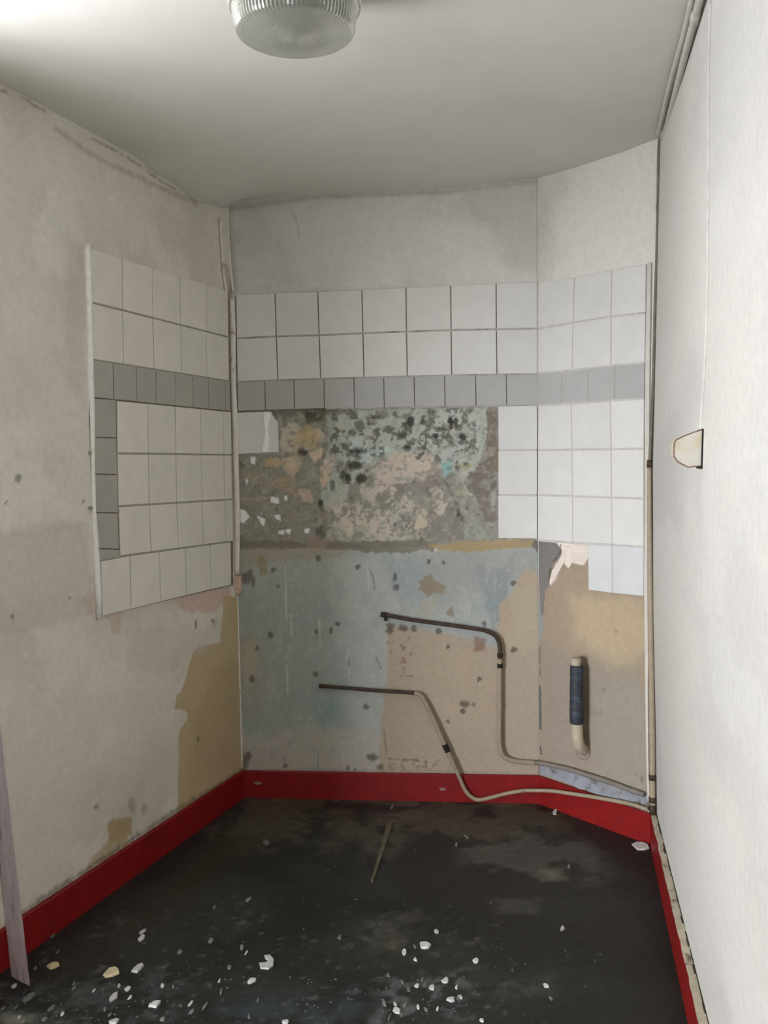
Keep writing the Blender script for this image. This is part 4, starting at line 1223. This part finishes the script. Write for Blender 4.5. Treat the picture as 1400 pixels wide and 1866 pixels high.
for y in (1416, 1457):
    mesh_obj('clip', *tube([P('A', 1189.6, y - 5, 0.016), P('A', 1189.8, y + 5, 0.016)], 0.0155, 12), M_dirty, cp, True)

# painted strip in the left back corner, and the block at its foot
cs = empty('corner_strip', P('B', 432, 1060, 0.01))
tag(cs, 'white-painted casing strip down the left back corner beside the tiles', 'cable casing')
s1 = [(404, 392), (408, 440), (413, 500), (419, 532)]
b0 = [P('L', x - 5, y, 0.010) for x, y in s1]


def strip_mesh(pts, w_, th, wall):
    n3 = np.array([*W[wall][2], 0])
    V, Fs = [], []
    for p in pts:
        dd = np.array([*W[wall][1], 0])
        V += [p - dd * w_, p + dd * w_, p + dd * w_ * 0.7 + n3 * th, p - dd * w_ * 0.7 + n3 * th]
    for i in range(len(pts) - 1):
        for j in range(4):
            l = (j + 1) % 4
            Fs.append([i * 4 + j, i * 4 + l, (i + 1) * 4 + l, (i + 1) * 4 + j])
    k_ = (len(pts) - 1) * 4
    Fs += [[3, 2, 1, 0], [k_, k_ + 1, k_ + 2, k_ + 3]]
    return V, Fs


mesh_obj('casing', *tube(catmull([P('L', x, y, 0.006) for x, y in [(401, 398), (404, 450), (408, 500), (412, 530)]], 4), 0.006, 8), M_strip, cs, True)
mesh_obj('casing', *tube(catmull([P('B', x, y, 0.006) for x, y in [(412, 392), (416, 440), (421, 500), (425, 532)]], 4), 0.0065, 8), M_strip, cs, True)
s2 = [(422, 545), (424, 600), (425, 700), (428, 770), (430, 860), (432, 950), (431, 1046)]
mesh_obj('bead', *tube(catmull([P('B', x, y, 0.011) for x, y in s2], 5), 0.0135, 12), M_strip, cs, True)
jb = prism([P('B', x, y, 0.0) for x, y in [(419, 1053), (428, 1046), (440, 1050), (442, 1075), (436, 1083), (421, 1082)]], nB * 0.03, 0.006)
o = tag(mesh_obj('corner_block', *jb, noisy('pinkish_block', rgb(206, 182, 160), rough=0.85, amp=0.12, scale=40, col2=rgb(170, 160, 140), thr=0.5, width=0.15)), 'small pinkish plaster block at the foot of the corner strip', 'block')
jc = tube(catmull([P('B', x, y, 0.003) for x, y in [(433, 1088), (436, 1200), (439, 1320), (441, 1398)]], 4), 0.0035, 8)
mesh_obj('corner_line', *jc, M_strip, cs, True)

# cable painted over on the right wall and the switch it feeds
def PRW(x, y, off=0.0):
    return P('R', x, y, off)


uR = UZ('R', 1290, 700)[0]
M_wcab = noisy('painted_over_cable', rgb(206, 202, 194), rough=0.85, amp=0.1, scale=30)
kc = empty('wall_cable', at('R', uR, 1.9))
tag(kc, 'cable painted over in white, rising from the switch to the ceiling', 'cable')


def RP3(u_, zz, off):
    """point on the bowed right wall"""
    b2 = at('A', float(corner_u(zz)), 0)[:2] + DR * u_ + W['R'][2] * off
    return np.array([b2[0], b2[1], zz])


def u_on_right(x, y):
    """where along the right wall the sight line meets it"""
    uu, zz = UZ('R', x, y)
    for _ in range(8):
        o2 = at('A', float(corner_u(zz)), 0)[:2]
        r = ray(x, y)
        n2 = W['R'][2]
        t_ = (o2 @ n2) / (r[:2] @ n2)
        q2 = r * t_
        zz = q2[2] + CAM_H
        uu = (q2[:2] - o2) @ DR
    return uu, zz


kpts = [u_on_right(x, y) for x, y in [(1297, 2), (1295, 72), (1293, 145), (1293, 240), (1293, 338), (1292, 482), (1289, 600), (1286, 680), (1281, 740), (1279, 786)]]
mesh_obj('cable_run', *tube(catmull([RP3(a, b2, 0.0015) for a, b2 in kpts], 4), 0.0035, 8), M_wcab, kc, True)
su, sz0 = u_on_right(1283, 783)
_, sz1 = u_on_right(1283, 853)
sw = empty('light_switch', RP3(su, (sz0 + sz1) / 2, 0))
tag(sw, 'old cream chamfered switch box jutting from the right wall, seen side on', 'switch')
hh = (sz0 - sz1) / 2
zc = (sz0 + sz1) / 2
prof = [(0.0, 1.0), (0.3, 0.88), (0.62, 0.7), (0.93, 0.5), (1.0, 0.34), (1.0, -0.36), (0.84, -0.66), (0.46, -0.95), (0.0, -0.88)]
DEPTH = 0.062
base = [RP3(su - 0.001, zc + b2 * hh, 0.004 + a * DEPTH) for a, b2 in prof]
body = prism(base, np.array([*DR, 0]) * -0.075, 0.006)
mesh_obj('switch_body', *body, M_switch, sw)
rim = []
for i in range(len(base) - 1):
    rim.append(tube([base[i], base[i + 1]], 0.0014, 6))
mesh_obj('dirty_rim', *merge(rim), M_rust, sw)
bb = [RP3(su + 0.002, zc + s_ * hh * 1.05, o_) for s_, o_ in ((1, 0.0005), (1, 0.0038), (-1, 0.0038), (-1, 0.0005))]  # black slab standing in for the shaded gap behind the box
mesh_obj('back_gap_shade', *prism(bb, np.array([*DR, 0]) * -0.085), M_black, sw)

# ------------------------------------------------------------------ ceiling lamp
LZ = 2.475
c = PC(538, 62, LZ)
lamp = empty('ceiling_lamp', (c[0], c[1], float(ceil_z(c[0], c[1]))))
tag(lamp, 'round ribbed-glass bulkhead lamp on the ceiling', 'lamp')
R0 = 0.143
cz0 = float(ceil_z(c[0], c[1]))


def lathe(prof_, seg, ribs=0.0, nr=0):
    V, Fs = [], []
    for (r, z_) in prof_:
        for k_ in range(seg):
            a = 2 * math.pi * k_ / seg
            rr = r * (1 + (ribs if (k_ % 2) else 0)) if r > R0 * 0.85 else r * (1 + (ribs * 0.25 if (k_ % 2) else 0))
            V.append((c[0] + rr * math.cos(a), c[1] + rr * math.sin(a), z_))
    n2 = len(prof_)
    for i in range(n2 - 1):
        for k_ in range(seg):
            l = (k_ + 1) % seg
            Fs.append([i * seg + k_, i * seg + l, (i + 1) * seg + l, (i + 1) * seg + k_])
    return V, Fs


zt = LZ + 0.062
prof_o = [(R0 * 1.03, zt), (R0 * 1.03, zt - 0.008), (R0 * 1.0, zt - 0.010)]
for i in range(4):                                       # stepped prismatic side
    f0 = i / 4
    zs_ = zt - 0.010
    prof_o += [(R0 * (1.0 - 0.04 * f0), zs_ - (zs_ - LZ - 0.012) * f0), (R0 * (0.99 - 0.04 * f0), zs_ - (zs_ - LZ - 0.012) * (f0 + 0.15))]
prof_o += [(R0 * 0.955, LZ + 0.010), (R0 * 0.93, LZ + 0.002), (R0 * 0.90, LZ)]
for i in range(1, 25):                                   # fine concentric ridges on the shallow dish
    f0 = 1 - i / 25
    prof_o += [(R0 * 0.90 * f0 + 0.0014, LZ - 0.016 * (1 - f0 ** 2) + 0.0004), (R0 * 0.90 * f0, LZ - 0.016 * (1 - f0 ** 2) - 0.0002)]
prof_o += [(0.0005, LZ - 0.0163)]
vo, fo = lathe(prof_o, 180, 0.012)
prof_i = [(max(r - 0.004, 0.0004), z_ + (0.004 if r < R0 * .93 else 0)) for r, z_ in prof_o if True]
vi, fi = lathe([(R0 * 0.985, zt), (R0 * 0.97, zt - 0.02), (R0 * 0.91, LZ + 0.016), (R0 * 0.86, LZ + 0.007), (R0 * 0.6, LZ - 0.004), (R0 * 0.3, LZ - 0.009), (0.0005, LZ - 0.011)], 180)
fi = [q_[::-1] for q_ in fi]
k_ = len(vo)
rimf = [[i, k_ + i, k_ + (i + 1) % 180, (i + 1) % 180] for i in range(180)]
glass = mesh_obj('glass_shade', vo + vi, [list(q_) for q_ in fo] + [[a + k_ for a in q_] for q_ in fi] + rimf, M_glass, lamp, False)
glass['label'] = 'ribbed clear glass shade'
bmv, bmf = lathe([(0.0005, cz0 + 0.02), (R0 * 1.02, cz0 + 0.02), (R0 * 1.06, cz0 - 0.005), (R0 * 1.075, zt + 0.012), (R0 * 1.06, zt - 0.006), (R0 * 1.036, zt - 0.006), (R0 * 1.036, zt + 0.0006), (0.0005, zt + 0.0006)], 64)
mesh_obj('base', bmv, bmf, M_lampbase, lamp, False)
rv, rf = lathe([(0.0005, zt - 0.001), (R0 * 0.95, zt - 0.001), (R0 * 0.95, zt - 0.004), (0.0005, zt - 0.004)], 48)
mesh_obj('reflector', rv, rf, noisy('dull_reflector', rgb(150, 150, 142), rough=0.5, amp=0.08), lamp, False)
bc = (0.012, -0.004)
bv, bf = lathe([(0.0005, zt - 0.005), (0.016, zt - 0.005), (0.016, zt - 0.018), (0.026, zt - 0.028), (0.028, zt - 0.040), (0.020, zt - 0.054), (0.0005, zt - 0.059)], 24)
mesh_obj('bulb', [(a_ + bc[0], b2_ + bc[1], z_) for a_, b2_, z_ in bv], bf, noisy('grey_bulb', rgb(92, 94, 92), rough=0.35, amp=0.05), lamp, True)

# ------------------------------------------------------------------ plank leaning on the left wall
bt = [PF(21, 1779), PF(37, 1789), PF(55, 1797)]           # foot: left edge, arris, right edge
topc = P('L', -66, 900, 0.03)
axis = topc - bt[1]
ax_n = axis / np.linalg.norm(axis)
wv = bt[1] - bt[0]
sv = bt[2] - bt[1]
foot = [bt[0], bt[1], bt[2], bt[2] + (bt[0] - bt[1])]
plank = mesh_obj('wooden_plank', *prism(foot, axis * 1.0), M_wood)
tag(plank, 'flaking white wooden plank leaning against the left wall', 'plank')

# ------------------------------------------------------------------ debris on the floor
def chip_mesh(rng, rx, ry, ang, th, n=8, bite=None):
    pts_ = []
    for k_ in range(n):
        a = 2 * math.pi * k_ / n
        r = 1 + rng.uniform(-0.28, 0.2)
        x, y = rx * r * math.cos(a), ry * r * math.sin(a)
        pts_.append((x * math.cos(ang) - y * math.sin(ang), x * math.sin(ang) + y * math.cos(ang)))
    return pts_


def chip_obj(name, x, y, wpx, hpx, mat, ang=None, th=0.004, n=8):
    rng = random.Random(int(x * 7 + y * 13))
    p = PF(x, y)
    ex = np.linalg.norm(PF(x + wpx / 2, y) - p)
    ey = np.linalg.norm(PF(x, y + hpx / 2) - p)
    pts_ = chip_mesh(rng, ex, ey, rng.uniform(-0.3, 0.3) if ang is None else ang, th, n)
    base = [np.array([a, b2, 0.0003]) for a, b2 in pts_]
    V, Fs = prism(base, (0, 0, th), th * 0.35)
    V = [v + (0, 0, (v[0] * 0.12 if v[2] > th * 0.5 else 0)) for v in V]
    o = mesh_obj(name, V, Fs, mat)
    o.location = tuple(map(float, p))
    return o


big = [(95, 1761, 22, 10, M_chipc, 'oblong cream paint chip on the floor just right of the plank foot'),
       (202, 1773, 30, 18, M_chipc, 'large cream paint flake with a peak, left of a round white chip'),
       (251, 1766, 17, 16, M_chip, 'rounded white chip right of the large cream flake'),
       (207, 1819, 15, 15, M_chip, 'white chip on the floor straight below the large cream flake'),
       (282, 1831, 20, 14, M_chip, 'white ragged chip near the lower left edge, right of two others'),
       (257, 1711, 13, 13, M_chip, 'white chip above the rounded one, with a crumb behind it'),
       (774, 1724, 20, 15, M_chip, 'brightest white chip on the floor, lying in the middle of the room'),
       (812, 1788, 14, 12, M_chip, 'bright chip at the back of the scattered crumbs right of centre'),
       (867, 1751, 10, 10, M_chip, 'small square chip right of the brightest white chip'),
       (1167, 1543, 27, 13, M_chip, 'white lump on the floor by the right end of the red skirting'),
       (485, 1536, 13, 11, M_chipdim, 'lone dull chip on the floor towards the left back corner'),
       (1012, 1481, 8, 11, M_chip, 'small chip on the floor below the bent pipes, against the splayed wall'),
       (1025, 1693, 9, 9, M_chip, 'lone small chip far right on the bare black floor'),
       (995, 1797, 9, 9, M_chip, 'small chip near the lower right, with a sliver beside it'),
       (737, 1737, 9, 12, M_chip, 'upright sliver of paint left of the brightest white chip'),
       (459, 1788, 14, 11, M_chip, 'dull round chip in front of the hooked white flake'),
       (52, 1820, 18, 18, M_chipdim, 'dusty plaster crumb below the plank foot'),
       (208, 1863, 17, 9, M_chip, 'white chip cut by the bottom edge, lower left'),
       (520, 1863, 13, 8, M_chip, 'white chip cut by the bottom edge, left of centre'),
       (822, 1823, 16, 8, M_chip, 'flat chip at the right of the scattered crumbs')]
for x, y, w_, h_, mt, lb in big:
    tag(chip_obj('paint_chip', x, y, w_, h_, mt, th=0.006 if w_ > 14 else 0.004), lb, 'paint chip')
# hooked flake
hk = [(473, 1757), (484, 1757), (490, 1751), (484, 1748), (482, 1743), (492, 1742), (499, 1750), (498, 1761), (490, 1767), (475, 1766)]
hp = PF(486, 1756)
o = mesh_obj('paint_chip', *prism([PF(*p_) - hp + (0, 0, 0.0003) for p_ in hk], (0, 0, 0.005), 0.001), M_chip)
o.location = tuple(map(float, hp))
tag(o, 'white hooked paint flake curled like a letter C, left of centre', 'paint chip')

small = [(26, 1797, 11, 9), (93, 1838, 12, 12), (80, 1858, 11, 8), (45, 1861, 10, 8), (296, 1858, 11, 8), (233, 1803, 12, 10), (237, 1818, 6, 8), (95, 1706, 11, 9), (260, 1698, 9, 9), (452, 1640, 9, 9), (391, 1654, 7, 8), (441, 1727, 8, 10),
         (449, 1737, 4, 10), (418, 1763, 8, 9), (403, 1808, 5, 13), (400, 1788, 4, 8), (373, 1835, 6, 16), (619, 1709, 8, 9), (384, 1715, 9, 9), (470, 1823, 5, 8), (454, 1853, 5, 10), (756, 1726, 5, 9), (757, 1749, 6, 8), (760, 1797, 10, 9),
         (745, 1804, 7, 10), (796, 1698, 9, 9), (708, 1777, 6, 8), (839, 1818, 10, 9), (1004, 1820, 5, 9), (878, 1860, 8, 8), (723, 1842, 14, 14), (700, 1828, 6, 14), (710, 1855, 5, 12), (738, 1832, 7, 9), (732, 1850, 5, 10), (720, 1830, 5, 10),
         (775, 1796, 6, 12), (787, 1800, 12, 10), (770, 1786, 4, 9), (797, 1839, 5, 8), (762, 1836, 5, 10), (776, 1840, 8, 8), (733, 1790, 4, 9), (832, 1800, 5, 9), (833, 1820, 6, 8), (135, 1801, 6, 8), (171, 1806, 5, 8), (217, 1797, 5, 8),
         (135, 1793, 6, 8), (328, 1735, 8, 9), (64, 1765, 6, 8), (347, 1830, 6, 10), (349, 1844, 8, 9), (296, 1797, 6, 8), (273, 1833, 5, 9), (114, 1848, 8, 9), (191, 1840, 6, 9), (200, 1850, 7, 8), (30, 1835, 6, 9), (5, 1838, 7, 9), (316, 1798, 4, 7), (35, 1854, 6, 7), (105, 1735, 5, 7), (832, 1540, 5, 8), (715, 1471, 6, 8), (850, 1525, 6, 8), (1037, 1580, 6, 7)]
LANDMARKS = [(95, 1761, 'the oblong cream chip'), (202, 1773, 'the large cream flake'), (251, 1766, 'the rounded white chip'), (257, 1711, 'the white chip behind the rounded one'), (774, 1724, 'the brightest white chip'), (486, 1756, 'the hooked white flake'),
             (812, 1788, 'the bright chip behind the scatter'), (822, 1823, 'the flat chip right of the scatter'), (1025, 1693, 'the lone small chip far right'), (995, 1797, 'the small lower right chip'), (52, 1820, 'the dusty crumb below the plank'),
             (208, 1863, 'the chip cut by the lower left edge'), (520, 1863, 'the chip cut by the bottom edge'), (485, 1536, 'the lone dull chip at the back'), (711, 1500, 'the far end of the wood sliver'), (282, 1831, 'the ragged lower left chip'), (207, 1819, 'the white chip below the cream flake')]
_near = {}
for x, y, w_, h_ in small:
    lx, ly, nm = min(LANDMARKS, key=lambda l_: (l_[0] - x) ** 2 + ((l_[1] - y) * 1.3) ** 2)
    dx, dy = x - lx, (y - ly) * 1.3
    a = math.degrees(math.atan2(dy, dx)) % 360
    wd = ['right of', 'in front and right of', 'in front of', 'in front and left of', 'left of', 'behind and left of', 'behind', 'behind and right of'][int((a + 22.5) // 45) % 8]
    _near.setdefault((nm, wd), []).append((dx * dx + dy * dy, x, y))


def crumb_label(x, y):
    for (nm, wd), lst in _near.items():
        for i_, (d_, a_, b_2) in enumerate(sorted(lst)):
            if (a_, b_2) == (x, y):
                rk = ['', ', second nearest', ', third nearest', ', fourth nearest', ', fifth nearest', ', sixth nearest', ', seventh nearest', ', eighth nearest', ', ninth nearest', ', tenth nearest'][i_]
                return 'crumb ' + wd + ' ' + nm + rk


for x, y, w_, h_ in small:
    tag(chip_obj('paint_crumb', x, y, w_, h_, M_chipdim if (x * 3 + y) % 3 else M_chip, th=0.003, n=6), crumb_label(x, y), 'paint crumb', 'small paint crumbs strewn over the floor')
# fine grit
rng = random.Random(11)
gp = []
zones = [((-30, 1790, 350, 1880), 100), ((350, 1780, 700, 1880), 55), ((690, 1770, 860, 1880), 70), ((0, 1640, 450, 1790), 45), ((450, 1500, 1100, 1780), 40), ((860, 1680, 1100, 1880), 25)]
for (x0, y0, x1, y1), n_ in zones:
    for _ in range(n_):
        x, y = rng.uniform(x0, x1), rng.uniform(y0, y1)
        p = PF(x, y)
        if (p[:2] - PL0) @ W['L'][2] < 0.03:
            continue
        s_ = rng.uniform(0.0012, 0.0036)
        a = rng.uniform(0, 3.1)
        pts_ = [p + np.array([s_ * r_ * math.cos(a + t_), s_ * r_ * math.sin(a + t_), 0.0002]) for t_, r_ in ((0, 1.4), (1.7, .8), (3.0, 1.2), (4.6, .8))]
        gp.append(prism(pts_, (0, 0, s_ * 0.6)))
g = mesh_obj('plaster_grit', *merge(gp), M_chipdim)
tag(g, 'fine pale plaster grit scattered over the near part of the black floor', 'grit', kind='stuff')
# thin stick
s0, s1 = PF(711, 1500, 0.004), PF(678, 1606, 0.004)
dv = s1 - s0
sd = np.cross(dv / np.linalg.norm(dv), (0, 0, 1))
foot = [s0 - sd * 0.011 - (0, 0, .0035), s0 + sd * 0.011 - (0, 0, .0035), s1 + sd * 0.004 - (0, 0, .0035), s1 - sd * 0.004 - (0, 0, .0035)]
tag(mesh_obj('wood_sliver', *prism(foot, (0, 0, 0.005), 0.0015), M_stick), 'thin dusty wood sliver lying on the floor below the pipes', 'stick')
